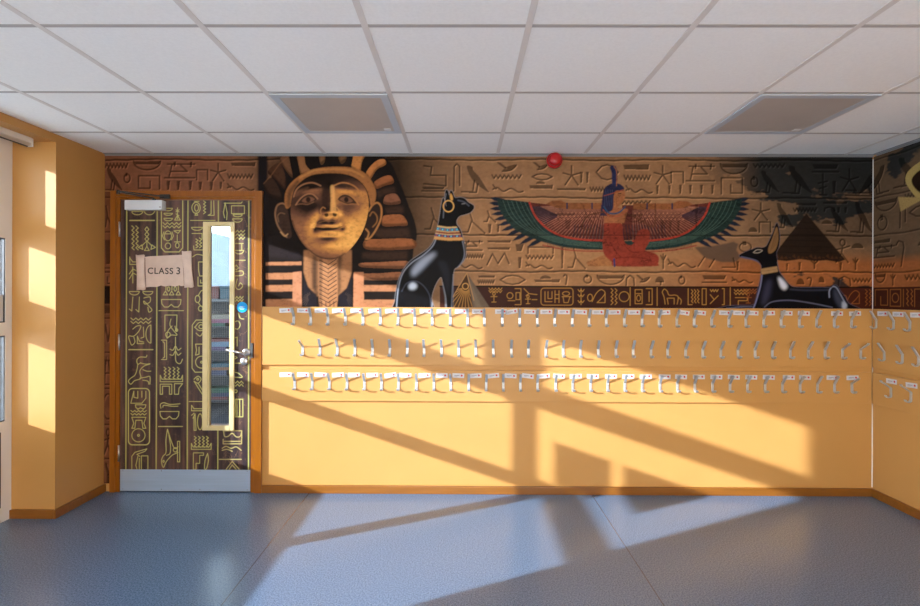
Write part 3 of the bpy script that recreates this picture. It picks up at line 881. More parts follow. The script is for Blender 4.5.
def print_mesh(cv, parts, place, material, parent, cut=None):
    """grid of small faces carrying the ink; parts = {id: object name}; cut(a, z) -> faces left out"""
    c, ident = cv.down(); h, w = ident.shape
    c = np.clip(c * np.asarray(cv.gain, np.float32), 0, 0.95)
    A = cv.a0 + (cv.a1 - cv.a0) * np.arange(w) / (w - 1); Z = cv.z1 - (cv.z1 - cv.z0) * np.arange(h) / (h - 1)
    AA, ZZ = np.meshgrid(A, Z)
    co = np.stack(place(AA, ZZ), -1).reshape(-1, 3).astype(np.float32)
    colr = np.concatenate([c.reshape(-1, 3), np.ones((h * w, 1), np.float32)], 1)
    I = np.arange(h * w).reshape(h, w)
    F = np.stack([I[1:, :-1], I[1:, 1:], I[:-1, 1:], I[:-1, :-1]], -1).reshape(-1, 4)
    fid = ident[:-1, :-1].reshape(-1)
    keep = np.ones(len(F), bool)
    if cut is not None:
        keep = ~cut((AA[:-1, :-1] + AA[1:, 1:]).reshape(-1) / 2, (ZZ[:-1, :-1] + ZZ[1:, 1:]).reshape(-1) / 2)
    made = {}
    for k, nm in parts.items():
        f = F[(fid == k) & keep]
        if not len(f):
            continue
        u, inv = np.unique(f, return_inverse=True); inv = inv.reshape(f.shape).astype(np.int32)
        me = bpy.data.meshes.new(nm)
        me.vertices.add(len(u)); me.vertices.foreach_set('co', co[u].ravel())
        me.loops.add(inv.size); me.loops.foreach_set('vertex_index', inv.ravel())
        me.polygons.add(len(f)); me.polygons.foreach_set('loop_start', np.arange(0, inv.size, 4, dtype=np.int32))
        me.update(calc_edges=True)
        at = me.color_attributes.new('ink', 'FLOAT_COLOR', 'POINT'); at.data.foreach_set('color', colr[u].ravel())
        me.materials.append(material)
        o = bpy.data.objects.new(nm, me); COL.objects.link(o); o.parent = parent; made[k] = o
    return made


# ---- glyph shapes in a unit box (y down): (strokes, fills)
def zig(n=7):
    return [[(i / (2 * n), 0.75 if i % 2 else 0.2) for i in range(2 * n + 1)]]
def circ(cx, cy, rx, ry, n=16, a0=0.0, a1=2 * math.pi):
    return [(cx + rx * math.cos(a0 + (a1 - a0) * i / n), cy + ry * math.sin(a0 + (a1 - a0) * i / n)) for i in range(n + 1)]
GL = {
    'zig': (zig(), []), 'zig5': (zig(5), []),
    'star': ([[(.5, .5), (.5, 0)], [(.5, .5), (0, .38)], [(.5, .5), (1, .38)], [(.5, .5), (.12, 1)], [(.5, .5), (.88, 1)]], []),
    'bowl': ([circ(.5, 0, .5, 1, 14, 0, math.pi)], [[(0, 0), (1, 0), (.93, .38), (.07, .38)]]),
    'slab': ([], [[(0, .1), (1, 0), (.97, 1), (.05, .9)]]),
    'tray': ([[(0, 1), (1, 1)]], [[(0, 0), (1, 0), (.92, .6), (.08, .6)]]),
    'bar': ([], [[(.2, 0), (.9, 0), (.7, 1), (.3, 1)]]),
    'spiral': ([[(0, 1), (0, 0), (1, 0), (1, .95), (.45, .95), (.45, .42)]], []),
    'spiral2': ([[(1, 1), (1, 0), (0, 0), (0, .95), (.55, .95), (.55, .42)]], []),
    'square': ([[(0, 1), (0, 0), (1, 0), (1, 1)]], []), 'box': ([[(0, 0), (1, 0), (1, 1), (0, 1), (0, 0)]], []),
    'bird': ([[(.48, .55), (.42, .96), (.02, .96)], [(.6, .68), (.55, .98), (.3, .98)]], [smooth([(.22, .0), (.40, .04), (.45, .18), (.66, .42), (.88, .78), (1, .98), (.84, .90), (.58, .70), (.36, .44), (.25, .20)])]),
    'birdL': ([[(.52, .55), (.58, .96), (.98, .96)], [(.4, .68), (.45, .98), (.7, .98)]], [smooth([(.78, .0), (.60, .04), (.55, .18), (.34, .42), (.12, .78), (0, .98), (.16, .90), (.42, .70), (.64, .44), (.75, .20)])]),
    'leg': ([[(.3, 0), (.45, .5), (.95, 1)], [(.4, .45), (.25, .95), (0, .95)]], []),
    'eye': ([circ(.5, .5, .5, .45, 18)], []), 'mouth': ([[(0, .5), (.25, .1), (.5, 0), (.75, .1), (1, .5), (.75, .9), (.5, 1), (.25, .9), (0, .5)]], []),
    'snake': ([[(0, 0), (.1, .5)], smooth([(0, .55), (.15, .35), (.35, .8), (.6, .45), (.85, .9), (1, .8)], False)], []),
    'loaf': ([], [circ(.5, 1, .5, 1, 10, math.pi, 2 * math.pi)]),
    'reed': ([[(.2, 1), (.25, .1), (.55, 0), (.85, .1), (.85, .8)]], []),
    'flag': ([[(0, .05), (.35, .1), (.3, .5), (1, .5), (1, 1), (0, .9)]], []),
    'bee': ([[(.0, 0), (.35, .5)], [(.1, .05), (.4, .5)]], [smooth([(.2, .9), (.4, .5), (.7, .25), (1, .2), (.85, .6), (.6, .85)])]),
    'M': ([[(0, .9), (.25, .1), (.5, .8), (.8, .05), (1, .8)]], []),
    'table': ([[(.1, .15), (1, .15)], [(0, 1), (1, 1)], [(.25, .15), (.15, .95)], [(.5, .15), (.75, .6), (.2, .6)]], [[(.3, 0), (.38, 0), (.36, .3), (.3, .3)], [(.85, .0), (.92, 0), (.9, .35), (.84, .35)]]),
    'loop': ([circ(.5, .55, .42, .42, 14)], [[(.3, .0), (.55, .0), (.6, .35), (.3, .4)]]),
    'man': ([circ(.5, .15, .16, .14, 10), [(.5, .3), (.45, .6)], [(.1, .45), (.5, .4), (.95, .3)], [(.45, .6), (.1, 1)], [(.45, .6), (.85, 1)]], []),
    'fork': ([[(.5, 0), (.5, 1)], [(.1, .1), (.5, .45), (.9, .1)]], []),
    'crook': ([[(.4, 1), (.55, .3), (.5, .1), (.25, .02), (.1, .18)]], []),
    'scarab': ([circ(.5, .5, .42, .4, 16), [(.1, .5), (.9, .5)], [(.2, .95), (.15, 1.1)], [(.5, .95), (.5, 1.1)], [(.8, .95), (.85, 1.1)]], [[(.35, .0), (.65, 0), (.7, .2), (.3, .2)]]),
    'cross': ([[(.5, 0), (.5, 1)], [(.1, .45), (.9, .35)], [(.2, .7), (.8, .6)], [(.2, 1), (.85, 1)]], []),
    'arch': ([[(0, 1), (.05, .3), (.5, 0), (.95, .3), (1, 1)]], []),
}


def glyph(cv, kind, x0, y0, x1, y1, width=1.6, depth=0.9, hi=0.62):
    L, Fl = GL[kind]
    f = lambda pts: [(x0 + (x1 - x0) * p[0], y0 + (y1 - y0) * p[1]) for p in pts]
    cv.carve([f(l) for l in L], [f(q) for q in Fl], width, depth, hi)


def gold(cv, lines, color, width=0.9, alpha=0.9):
    cv.blend(cv.linemask(lines, width), color, alpha)


# ================================================================== the mural on the back wall
def seam_edge(px):          # top of the hook boards in drawing units at this place
    return 306.4 + 3.2 * (px - 264) / 607.0
mz0, mz1 = 1.2955, ZC - 0.0145
mu = Canvas(XL + 0.001, XR - 0.006, mz0, mz1, 255, lambda x, y: on_back(x, y, D), 143.5)
H_, W_ = mu.h, mu.w
PX = np.linspace(105, 871, W_)[None, :]; PY = np.linspace(155.3, 308, H_)[:, None]
def ramp(v, a, b):
    return np.clip((v - a) / (b - a), 0, 1)
def mixc(base, color, m):
    return base + (lin3(color) - base) * m[..., None]
base = np.zeros((H_, W_, 3), np.float32) + lin3((134, 100, 70))
one = np.ones((H_, W_), np.float32)
base = mixc(base, (112, 73, 52), (1 - ramp(PX, 200, 330)) * one)
base = mixc(base, (148, 108, 72), ramp(PX, 440, 520) * (1 - ramp(PX, 640, 740)) * ramp(PY, 190, 215))
base = mixc(base, (138, 84, 46), ramp(PX, 655, 745) * ramp(PY, 247, 262))
base = mixc(base, (106, 84, 62), ramp(PX, 690, 790) * (1 - ramp(PY, 235, 258)))
base = mixc(base, (78, 60, 46), ramp(PX, 740, 860) * (1 - ramp(PY, 235, 262)) * 0.8)
nz = vnoise(H_, W_, (90, 46), 3); nf = vnoise(H_, W_, (10, 7), 5, 3)
# bluish shadowy patches of the print in its upper right corner
edge = 205 - 62 * ramp(PX, 700, 745) + 0 * PY
patch = ramp(nz * 1.0 + ramp(PX, 690, 800) * 0.33 - ramp(PY, 160, 232) * 0.5 + 0.11 * nf, 0.53, 0.60) * ramp(PX, 690, 760)
base = mixc(base, (29, 32, 33), patch * 0.95)
base *= (0.82 + 0.36 * nz)[..., None] * (0.84 + 0.32 * nf)[..., None]
# smoky darkness of the print round the stone head
dk = np.maximum(ramp(PX, 240, 292) * (1 - ramp(PX, 400, 470)), 0)
base *= (1 - 0.90 * dk * (1 - 0.25 * ramp(PY, 220, 290)))[..., None]
mu.c[:] = base

# course joints between the rows of carved stones
rowsY = (159.8, 197.5, 234.5, 271.0)
for y in rowsY:
    l = [(x, y + 0.55 * math.sin(x * 0.05 + y) + (0.3 * math.sin(x * 0.31)) + (1.0 * (x - 480) / 390 if x > 480 else 0)) for x in range(104, 874, 6)]
    mu.carve([l], [], 1.9, 0.92, 0.55)

ROWS = [
    ('zig', 104, 162, 128, 170), ('bird', 103, 168, 123, 191), ('loop', 124, 173, 131, 183), ('bowl', 134, 161.5, 161, 170), ('spiral2', 139, 176, 160, 189),
    ('table', 165, 162, 195, 178), ('bar', 166, 181, 171, 190), ('bar', 176, 181, 181, 190), ('bar', 188, 181, 193, 190), ('bar', 198, 182, 203, 190), ('bar', 209, 182, 214, 190), ('bar', 219, 182, 223, 189),
    ('square', 197, 170, 208, 180), ('star', 211, 164, 226, 181), ('slab', 231, 162.5, 256, 166.5), ('zig', 228, 173, 253, 180), ('snake', 228, 184, 254, 191),
    ('flag', 424, 165, 446, 186), ('tray', 422, 187, 445, 191), ('reed', 452, 164, 461, 191), ('bird', 461, 166, 489, 193), ('bee', 498, 163, 517, 173), ('zig', 492, 174, 521, 180), ('snake', 493, 185, 523, 193),
    ('bee', 534, 163, 548, 171), ('mouth', 532, 174, 552, 180), ('loaf', 536, 181, 545, 184), ('slab', 529, 185, 553, 189),
    ('star', 563, 166, 580, 185), ('bar', 579, 172, 583, 183), ('bar', 585, 172, 589, 183), ('slab', 556, 188, 586, 190.5), ('mouth', 596, 165, 618, 180), ('zig', 590, 186, 612, 193),
    ('slab', 623, 164.5, 649, 170), ('zig', 624, 174, 650, 182), ('snake', 626, 186, 652, 194), ('zig', 620, 200, 650, 205),
    ('star', 654, 166, 671, 184), ('square', 671, 172, 683, 183), ('bar', 655, 185, 659, 194), ('bar', 667, 185, 671, 194), ('bar', 678, 185, 682, 194), ('bar', 688, 185, 692, 194), ('bar', 699, 185, 703, 194), ('bar', 710, 185, 714, 194),
    ('table', 686, 164, 714, 181), ('bowl', 720, 164, 747, 174), ('spiral', 721, 178, 742, 194), ('zig', 753, 163, 784, 169), ('bird', 756, 171, 779, 193), ('loop', 750, 176, 758, 187), ('bird', 782, 166, 812, 194),
    ('tray', 812, 164.5, 838, 172), ('cross', 817, 174, 828, 195), ('bar', 831, 181, 836, 194), ('star', 840, 169, 858, 191), ('birdL', 858, 167, 884, 195), ('flag', 845, 190, 872, 196),
    # second row
    ('leg', 462, 211, 486, 233), ('leg', 484, 211, 496, 222), ('bar', 487, 224, 492, 233), ('bar', 496, 224, 500, 232), ('leg', 425, 208, 446, 230), ('bar', 404, 205, 409, 228),
    ('star', 752, 203, 769, 220), ('loaf', 748, 227, 757, 232), ('square', 759, 222, 770, 232), ('bird', 772, 203, 793, 228), ('slab', 795, 203, 816, 205.5), ('zig', 793, 207, 816, 213),
    ('slab', 822, 201.5, 847, 204), ('arch', 824, 207, 834, 211), ('bird', 826, 208, 848, 232), ('bar', 836, 207, 840, 213), ('bar', 843, 207, 847, 213), ('loaf', 821, 220, 832, 224), ('bird', 850, 202, 872, 233),
    # third row
    ('table', 462, 240, 482, 250), ('zig', 465, 253, 483, 259), ('snake', 456, 261, 482, 269), ('slab', 487, 240, 511, 242.5), ('slab', 487, 247, 510, 249.5), ('M', 487, 252, 509, 266), ('bar', 517, 257, 522, 268), ('bar', 513, 244, 525, 251),
    ('square', 528, 247, 553, 253), ('zig', 526, 254, 553, 260), ('snake', 526, 262, 552, 269), ('leg', 568, 248, 586, 268), ('bar', 560, 247, 564, 268), ('fork', 660, 254, 666, 268), ('snake', 668, 259, 695, 268),
    ('loop', 738, 241, 752, 252), ('man', 834, 239, 850, 262), ('loaf', 851, 243, 863, 248), ('fork', 852, 258, 858, 269), ('bar', 838, 262, 842, 270), ('bar', 785, 263, 788, 270), ('bar', 797, 262, 801, 270), ('fork', 810, 260, 818, 268), ('bar', 735, 261, 739, 270),
    # fourth, half height row
    ('slab', 478, 275, 495, 277.5), ('zig', 478, 279, 494, 284), ('mouth', 500, 275, 525, 284), ('loaf', 540, 275, 551, 278.5), ('slab', 534, 279, 560, 282), ('crook', 563, 274, 570, 284), ('loop', 583, 274, 592, 283),
    ('bowl', 597, 275, 624, 284), ('arch', 626, 275, 634, 285), ('bee', 637, 275, 650, 283), ('loaf', 655, 276, 664, 282), ('bar', 659, 281, 662, 285), ('loop', 678, 275, 685, 284), ('tray', 702, 275, 726, 282), ('snake', 732, 277, 752, 283),
    ('loaf', 796, 278, 804, 284), ('crook', 806, 277, 815, 285), ('arch', 838, 276, 850, 285), ('loaf', 818, 276, 824, 282), ('zig5', 852, 277, 870, 283),
]
for g in ROWS:
    glyph(mu, *g)

# heron in grey at the right of the wings
mu.poly([(694, 247), (712, 246), (728, 243), (733, 241.5), (738, 244), (736, 250), (741, 257), (735, 262), (722, 262), (705, 258)], (74, 60, 50), 0.6, 0.85)
for l in ([(704, 257), (698, 266)], [(714, 259), (709, 267)], [(733, 258), (735, 267), (722, 267)]):
    mu.carve([l], [], 1.4)

# dark band of pale yellow outlined signs under the carved rows
BAND = [(x, 285.6 + 1.4 * max(0, x - 480) / 390) for x in range(440, 877, 8)]
mu.poly(BAND + [(876, 312), (440, 312)], lambda b: lin3((52, 27, 20)) * (0.7 + 0.6 * nz[b[1]:b[3], b[0]:b[2]])[..., None], 0, 1.0, 2)
mu.poly([(800, 286.5), (876, 287), (876, 312), (800, 312)], (70, 30, 16), 6, 0.5)
mu.line([(440, 286), (876, 287.2)], (14, 9, 8), 1.4, 0.9)
YG = (168, 122, 56)
def wave(x0, x1, y, n=5, a=1.1):
    return [(x0 + (x1 - x0) * i / (2 * n), y + (a if i % 2 else -a)) for i in range(2 * n + 1)]
def ankh(x, y, s=1.0):
    return [circ(x, y - 3.4 * s, 1.5 * s, 2.0 * s, 10), [(x, y - 1.4 * s), (x, y + 6 * s)], [(x - 3.4 * s, y), (x + 3.4 * s, y)], [(x - 2.4 * s, y + 6 * s), (x + 2.4 * s, y + 6 * s)]]
def rrect(x0, y0, x1, y1, r=3):
    p = []
    for cx, cy, a in ((x1 - r, y0 + r, -90), (x1 - r, y1 - r, 0), (x0 + r, y1 - r, 90), (x0 + r, y0 + r, 180)):
        p += [(cx + r * math.cos(math.radians(a + 15 * i)), cy + r * math.sin(math.radians(a + 15 * i))) for i in range(7)]
    return p + [p[0]]
def lionL(x, y, s=1.0):
    return [smooth([(x - 8 * s, y - 6 * s), (x - 6 * s, y - 9 * s), (x - 3 * s, y - 7 * s), (x - 1 * s, y - 3 * s), (x + 5 * s, y - 3 * s), (x + 8 * s, y - 1 * s), (x + 7 * s, y + 6 * s)], False),
            [(x - 8 * s, y - 6 * s), (x - 6 * s, y - 1 * s), (x - 5 * s, y + 6 * s)], [(x - 3 * s, y), (x - 2 * s, y + 6 * s)], [(x - 2 * s, y), (x + 4 * s, y), (x + 4 * s, y + 6 * s)],
            smooth([(x + 8 * s, y - 1 * s), (x + 11 * s, y + 2 * s), (x + 10.5 * s, y + 6 * s)], False)]
def band_signs(cv, x0, y, col, w=0.72):
    """a run of outlined signs about 120 units long"""
    L = []
    L += ankh(x0 + 6, y, 0.9) + [wave(x0 + 1, x0 + 14, y - 7.5, 4), wave(x0 + 1, x0 + 14, y - 5, 4)]
    L += [circ(x0 + 22, y - 1, 3, 3), [(x0 + 20, y + 4), (x0 + 27, y + 4)], [(x0 + 27, y - 8), (x0 + 33, y - 8), (x0 + 33, y + 8), (x0 + 27, y + 8)], [(x0 + 28, y - 4), (x0 + 32, y - 4), (x0 + 32, y + 3), (x0 + 28, y + 3), (x0 + 28, y - 4)]]
    L += [[(x0 + 36, y - 8), (x0 + 41, y - 3), (x0 + 49, y - 2)], [(x0 + 41, y - 3), (x0 + 38, y - 1)]] + ankh(x0 + 40, y + 2.5, 0.75) + [[(x0 + 44, y + 3), (x0 + 49, y + 3)]]
    L += [rrect(x0 + 53, y - 8.5, x0 + 85, y + 8.5)]
    L += [[(x0 + 57, y - 5), (x0 + 57, y + 5), (x0 + 64, y + 5)], [(x0 + 60, y - 5), (x0 + 60, y + 2), (x0 + 64, y + 2), (x0 + 64, y - 5)], [(x0 + 67, y - 6), (x0 + 67, y + 6)], [(x0 + 67, y - 2), (x0 + 71, y - 2)], [(x0 + 67, y + 2), (x0 + 71, y + 2)], [(x0 + 71, y - 6), (x0 + 71, y + 6)],
          circ(x0 + 78, y - 3, 3.5, 2), [(x0 + 75, y), (x0 + 76, y + 6), (x0 + 80, y + 6), (x0 + 82, y)], [(x0 + 74, y), (x0 + 83, y)]]
    L += [wave(x0 + 90, x0 + 96, y - 6, 2), wave(x0 + 90, x0 + 96, y - 1, 2), [(x0 + 93, y - 8), (x0 + 93, y + 8)], wave(x0 + 90, x0 + 96, y + 5, 2)]
    gold(cv, L, col, w)
    L = [circ(x0 + 102, y + 1, 2.5, 3.5), smooth([(x0 + 104, y + 5), (x0 + 108, y - 3), (x0 + 113, y - 7), (x0 + 117, y - 4), (x0 + 114, y + 1), (x0 + 109, y + 6)], False), [(x0 + 117, y - 4), (x0 + 117, y + 6), (x0 + 110, y + 6)]]
    L += [[(x0 + 124 + (1 if i % 2 else -1), y - 8 + i * 2) for i in range(9)], [(x0 + 128 + (1 if i % 2 else -1), y - 8 + i * 2) for i in range(9)], circ(x0 + 136, y, 5, 5, 20), [(x0 + 142, y - 9), (x0 + 142, y + 9)],
          [(x0 + 147, y - 7), (x0 + 154, y - 7), (x0 + 154, y + 7), (x0 + 147, y + 7), (x0 + 147, y - 7)], [(x0 + 148, y - 3), (x0 + 153, y - 3)], circ(x0 + 150.5, y + 1.5, 2, 3), [(x0 + 158, y - 8), (x0 + 164, y - 8), (x0 + 164, y + 8), (x0 + 158, y + 8)], [(x0 + 161, y - 5), (x0 + 161, y + 5)], [(x0 + 169, y - 9), (x0 + 169, y + 9)]]
    L += lionL(x0 + 182, y + 1.5)
    L += [[(x0 + 200, y - 8), (x0 + 200, y + 8), (x0 + 204, y + 8)]] + [[(x0 + 204 + 3 * k + (0.8 if i % 2 else -0.8), y - 7 + i * 1.9) for i in range(8)] for k in range(3)] + [[(x0 + 214, y - 8), (x0 + 214, y + 8), (x0 + 218, y + 8), (x0 + 218, y - 8), (x0 + 214, y - 8)]]
    L += [wave(x0 + 222, x0 + 230, y - 6, 3), [(x0 + 222, y - 2), (x0 + 226, y + 3), (x0 + 222, y + 7)], [(x0 + 226, y + 3), (x0 + 230, y - 1)], [(x0 + 234, y - 8), (x0 + 236, y - 8), (x0 + 236, y + 8), (x0 + 234, y + 8)], [(x0 + 242, y - 9), (x0 + 242, y + 9)], wave(x0 + 246, x0 + 260, y - 6, 4), wave(x0 + 246, x0 + 260, y - 3, 4), [(x0 + 247, y + 1), (x0 + 259, y + 1), (x0 + 259, y + 4), (x0 + 250, y + 4), (x0 + 250, y + 8)]]
    gold(cv, L, col, w)
band_signs(mu, 488, 296.3, YG); band_signs(mu, 742, 297.3, (128, 72, 32), 0.8)
# ---- the stone head (a plain striped-headcloth statue)
DARK = (17, 12, 11)
def noisy(col, lo=0.72, hi=1.28):
    c = lin3(col)
    def f(b):
        return c * (lo + (hi - lo) * (0.5 * nz[b[1]:b[3], b[0]:b[2]] + 0.5 * nf[b[1]:b[3], b[0]:b[2]]))[..., None]
    return f
cloth = [(268, 186), (276, 172), (288, 160), (296, 152), (372, 152), (384, 158), (392, 165), (398, 179), (403, 190), (409, 206), (415, 222), (417, 236), (414, 247), (412, 262), (404, 285), (396, 309), (262, 309), (262, 250), (263, 215)]
mu.poly(cloth, noisy(DARK), 0.4, 0.97, 3, True)
mu.poly([(258, 150), (268, 152), (268, 312), (258, 312)], (20, 17, 19), 1.0, 1.0)
G1, G2, G3 = (170, 108, 58), (140, 84, 48), (120, 76, 52)
def stripe(pts, col, dark=True):
    m = mu.polymask(smooth(pts, True, 4), 0.0)
    mu.blend(m, noisy(col), 1.0, 3)
    P = pts; cy = sum(p[1] for p in P) / len(P)
    lo = mu.polymask([(p[0] + 0.6, p[1] + 3.0) for p in P], 0.9)
    if dark and m is not None:
        b, mm = m; inv = mu.polymask([(p[0] - 0.3, p[1] - 2.4) for p in P], 0.8)
        if inv is not None:
            full = np.ones_like(mm); ib, im = inv
            x0, y0, x1, y1 = max(b[0], ib[0]), max(b[1], ib[1]), min(b[2], ib[2]), min(b[3], ib[3])
            if x1 > x0 and y1 > y0:
                full[y0 - b[1]:y1 - b[1], x0 - b[0]:x1 - b[0]] -= im[y0 - ib[1]:y1 - ib[1], x0 - ib[0]:x1 - ib[0]]
            mu.mul((b, np.clip(full, 0, 1) * mm), 0.42)
# left side of the headcloth, mostly lost in the dark
for pts, c in (([(280, 160), (288, 155), (291, 166), (293, 178), (287, 172)], (96, 64, 42)), ([(297, 153), (304, 153), (306, 165), (312, 173), (302, 176), (299, 166)], (128, 86, 52)),
               ([(268, 172), (280, 163), (286, 178), (285, 190), (276, 180)], (64, 40, 26)), ([(264, 186), (272, 178), (280, 190), (282, 200), (270, 196)], (46, 30, 21))):
    stripe(pts, c)
mu.line([(264, 184), (272, 175), (280, 164), (290, 156)], (120, 80, 52), 0.8, 0.6, 0.2)
for pts, c in (([(319, 153), (325, 153), (325, 162), (321, 165)], (110, 76, 46)), ([(338, 152), (347, 152), (346, 161), (341, 164)], (105, 74, 46)),
               ([(354, 151), (367, 151), (362, 163), (360, 173), (352, 168), (353, 159)], (178, 116, 60)),
               ([(366, 174), (372, 165), (379, 160), (385, 160), (386, 165), (377, 170), (370, 180)], G1),
               ([(374, 183), (383, 177), (391, 176), (394, 183), (385, 186), (377, 189)], G2),
               ([(384, 199), (387, 195), (396, 194), (401, 203), (392, 205), (384, 204)], G3),
               ([(383, 217), (388, 215), (402, 215), (408, 225), (398, 226), (383, 226)], G2),
               ([(365, 240), (380, 239), (412, 239), (415, 248), (390, 250), (366, 249)], G2),
               ([(360, 263), (380, 262), (408, 261), (405, 268), (380, 268), (362, 267)], (140, 88, 56)),
               ([(355, 274), (380, 273), (402, 272), (401, 279), (380, 280), (355, 279)], (134, 86, 56))):
    stripe(pts, c)
for pts in ([(376, 192), (386, 188), (395, 187), (396, 193), (384, 195), (379, 199)], [(385, 207), (403, 206), (404, 213), (386, 214)], [(366, 229), (409, 228), (411, 237), (380, 238)], [(362, 252), (408, 251), (407, 259), (380, 260), (362, 258)]):
    mu.poly(pts, noisy((58, 38, 27)), 1.2, 0.75)
# lappets: flat stripes at the foot, with a border strip each side
STR = (150, 100, 68)
for y0, y1 in ((262, 265), (273, 279), (285, 291), (299, 309)):
    mu.poly([(266, y0), (302, y0 - 0.6), (302, y1), (266, y1 + 0.3)], noisy(STR), 0.25, 0.95, 3)
mu.poly([(293, 272), (302, 271), (302.5, 309), (293, 309)], noisy((158, 106, 76)), 0.3, 0.95, 3)
mu.poly([(266, 244), (301, 254), (302, 260), (266, 256)], noisy((40, 32, 34)), 1.5, 0.5)
mu.poly([(354, 272), (364, 272), (364, 309), (353, 309)], noisy((160, 106, 74)), 0.3, 0.95, 3)
for y0, y1 in ((285, 291), (299.5, 309)):
    mu.poly([(360, y0), (397, y0 - 0.4), (396, y1), (360, y1)], noisy(STR), 0.25, 0.95, 3)
mu.poly([(302, 258), (304, 258), (304, 309), (302, 309)], DARK, 0.3, 0.9); mu.poly([(350, 258), (353.4, 258), (353.4, 309), (350, 309)], DARK, 0.3, 0.9)
# neck with the plaited false beard
mu.poly([(304, 250), (352, 250), (352, 272), (347, 288), (338, 296), (316, 296), (308, 286), (304, 272)], noisy((132, 90, 58)), 0.8, 1.0, 3)
mu.poly([(304, 278), (309, 288), (317, 294), (317, 309), (303, 309)], noisy((26, 22, 26)), 0.8, 0.95); mu.poly([(352, 276), (347, 288), (338, 296), (338, 309), (352, 309)], noisy((24, 20, 24)), 0.8, 0.95)
mu.poly([(314, 254), (318, 260), (318, 300), (312, 286), (312, 262)], (28, 20, 18), 1.6, 0.8); mu.poly([(338, 254), (343, 254), (341, 270), (341, 290), (338, 300)], (40, 27, 20), 1.4, 0.7)
for k in range(9):
    a = math.radians(100 + k * 16)
    mu.line([(311 + 3 * math.cos(a), 297 - 3 * math.sin(a)), (311 + 8 * math.cos(a), 300 - 8 * math.sin(a))], (88, 70, 58), 0.5, 0.5)
    mu.line([(345 - 3 * math.cos(a), 297 - 3 * math.sin(a)), (345 - 8 * math.cos(a), 300 - 8 * math.sin(a))], (70, 56, 48), 0.5, 0.5)
mu.poly([(319, 254), (337, 254), (338, 300), (337, 309), (320, 309), (319, 300)], noisy((146, 100, 66)), 0.3, 1.0, 3)
for k in range(11):
    y = 260 + k * 4.2
    mu.line([(320, y), (328.5, y + 4.6)], (34, 25, 22), 0.9, 0.85); mu.line([(336.6, y - 1), (328.5, y + 4.4)], (44, 30, 24), 0.9, 0.85)
    mu.line([(320.6, y + 1.2), (327.6, y + 5)], (186, 136, 96), 0.5, 0.5)
mu.poly([(319, 254), (323, 254), (322, 309), (319, 309)], (30, 22, 20), 0.8, 0.5)
for x in (322, 326, 330, 334):
    mu.line([(x, 301), (x + 0.4, 309)], (50, 36, 30), 0.8, 0.8)
# ears
mu.poly([(276, 206), (281, 203), (287, 207), (290, 222), (292, 236), (287, 238), (281, 230), (277, 220)], noisy((52, 36, 28)), 0.4, 1.0, 3, True)
mu.line([(288, 207), (283, 203.5), (277.5, 206), (275.5, 214), (277.5, 224), (282, 232), (287, 237)], (134, 96, 66), 1.5, 0.85, 0.15, True)
mu.line([(279, 222), (278, 216), (281, 213), (285, 214)], (122, 88, 60), 1.0, 0.7, 0.15, True)
mu.line([(281, 232), (285, 236), (288, 234)], (190, 150, 100), 1.2, 0.7, 0.2, True)
mu.poly([(366, 212), (371, 205), (377, 202), (382, 206), (382, 218), (377, 230), (370, 239), (365, 240), (364, 228)], noisy((40, 26, 20)), 0.3, 1.0, 3, True)
mu.line([(369, 211), (373, 205), (378, 203), (381.5, 208), (381, 219), (376, 230), (370, 238), (366, 239)], (164, 110, 60), 1.7, 0.95, 0.15, True)
mu.line([(370, 216), (373, 212), (377, 216), (377, 222), (373, 227)], (148, 98, 54), 1.2, 0.8, 0.15, True)
mu.line([(366, 229), (369, 233), (367, 239)], (176, 122, 70), 1.6, 0.8, 0.3, True)
# brow band of the headcloth
mu.poly([(286, 208), (285, 196), (289, 186), (297, 178), (309, 171), (322, 168), (338, 167), (352, 168), (363, 172), (371, 180), (376, 191), (375, 203), (371, 206), (369, 196), (365, 187), (357, 179), (345, 174.5), (328, 173.5), (312, 175.5), (301, 182), (294, 191), (291, 206)], noisy((142, 92, 50)), 0.3, 1.0, 3, True)
mu.poly([(287, 206), (288, 190), (298, 179), (300, 182), (292, 194), (290, 208)], (60, 40, 28), 1.2, 0.7)
mu.line([(300, 178), (315, 171), (335, 169.5), (352, 171), (364, 177)], (188, 130, 70), 1.5, 0.6, 0.6, True)
# face
face = [(291, 207), (294, 192), (302, 182), (314, 176), (330, 174.5), (346, 176), (358, 181), (366, 190), (369, 204), (367, 219), (362, 233), (354, 245), (345, 254), (335, 259), (325, 259), (315, 255), (305, 246), (297, 234), (292, 221)]
fmk = mu.polymask(smooth(face), 0.0)
mu.blend(fmk, noisy((128, 84, 56)), 1.0, 3)
def fs(pts, col, blur, al, sm=True):
    mu.blend(mu.clipped(fmk, mu.polymask(smooth(pts) if sm else pts, blur)), col, al)
def fl(pts, col, wd, al, blur=0.2, sm=True):
    mu.blend(mu.clipped(fmk, mu.linemask([smooth(pts, False) if sm else pts], wd, blur)), col, al)
# the face is modelled as a height field and toned like the printed photograph of a statue (this is the picture's own shading)
fb_, fm_ = fmk
FXp = np.linspace(0, 1, fm_.shape[1])[None, :]; FYp = np.linspace(0, 1, fm_.shape[0])[:, None]
_R = mu.R(smooth(face)); _P = np.array(smooth(face))
_kx = np.polyfit(_R[:, 0], _P[:, 0], 1); _ky = np.polyfit(_R[:, 1], _P[:, 1], 1)
xx = np.polyval(_kx, np.arange(fb_[0], fb_[2]) + 0.5)[None, :] + 0 * FYp
yy = np.polyval(_ky, np.arange(fb_[1], fb_[3]) + 0.5)[:, None] + 0 * FXp
def ga(cx, cy, sx_, sy_, h, rot=0.0):
    c, s_ = math.cos(rot), math.sin(rot); u = (xx - cx) * c + (yy - cy) * s_; v = -(xx - cx) * s_ + (yy - cy) * c
    return h * np.exp(-(u / sx_) ** 2 / 2 - (v / sy_) ** 2 / 2)
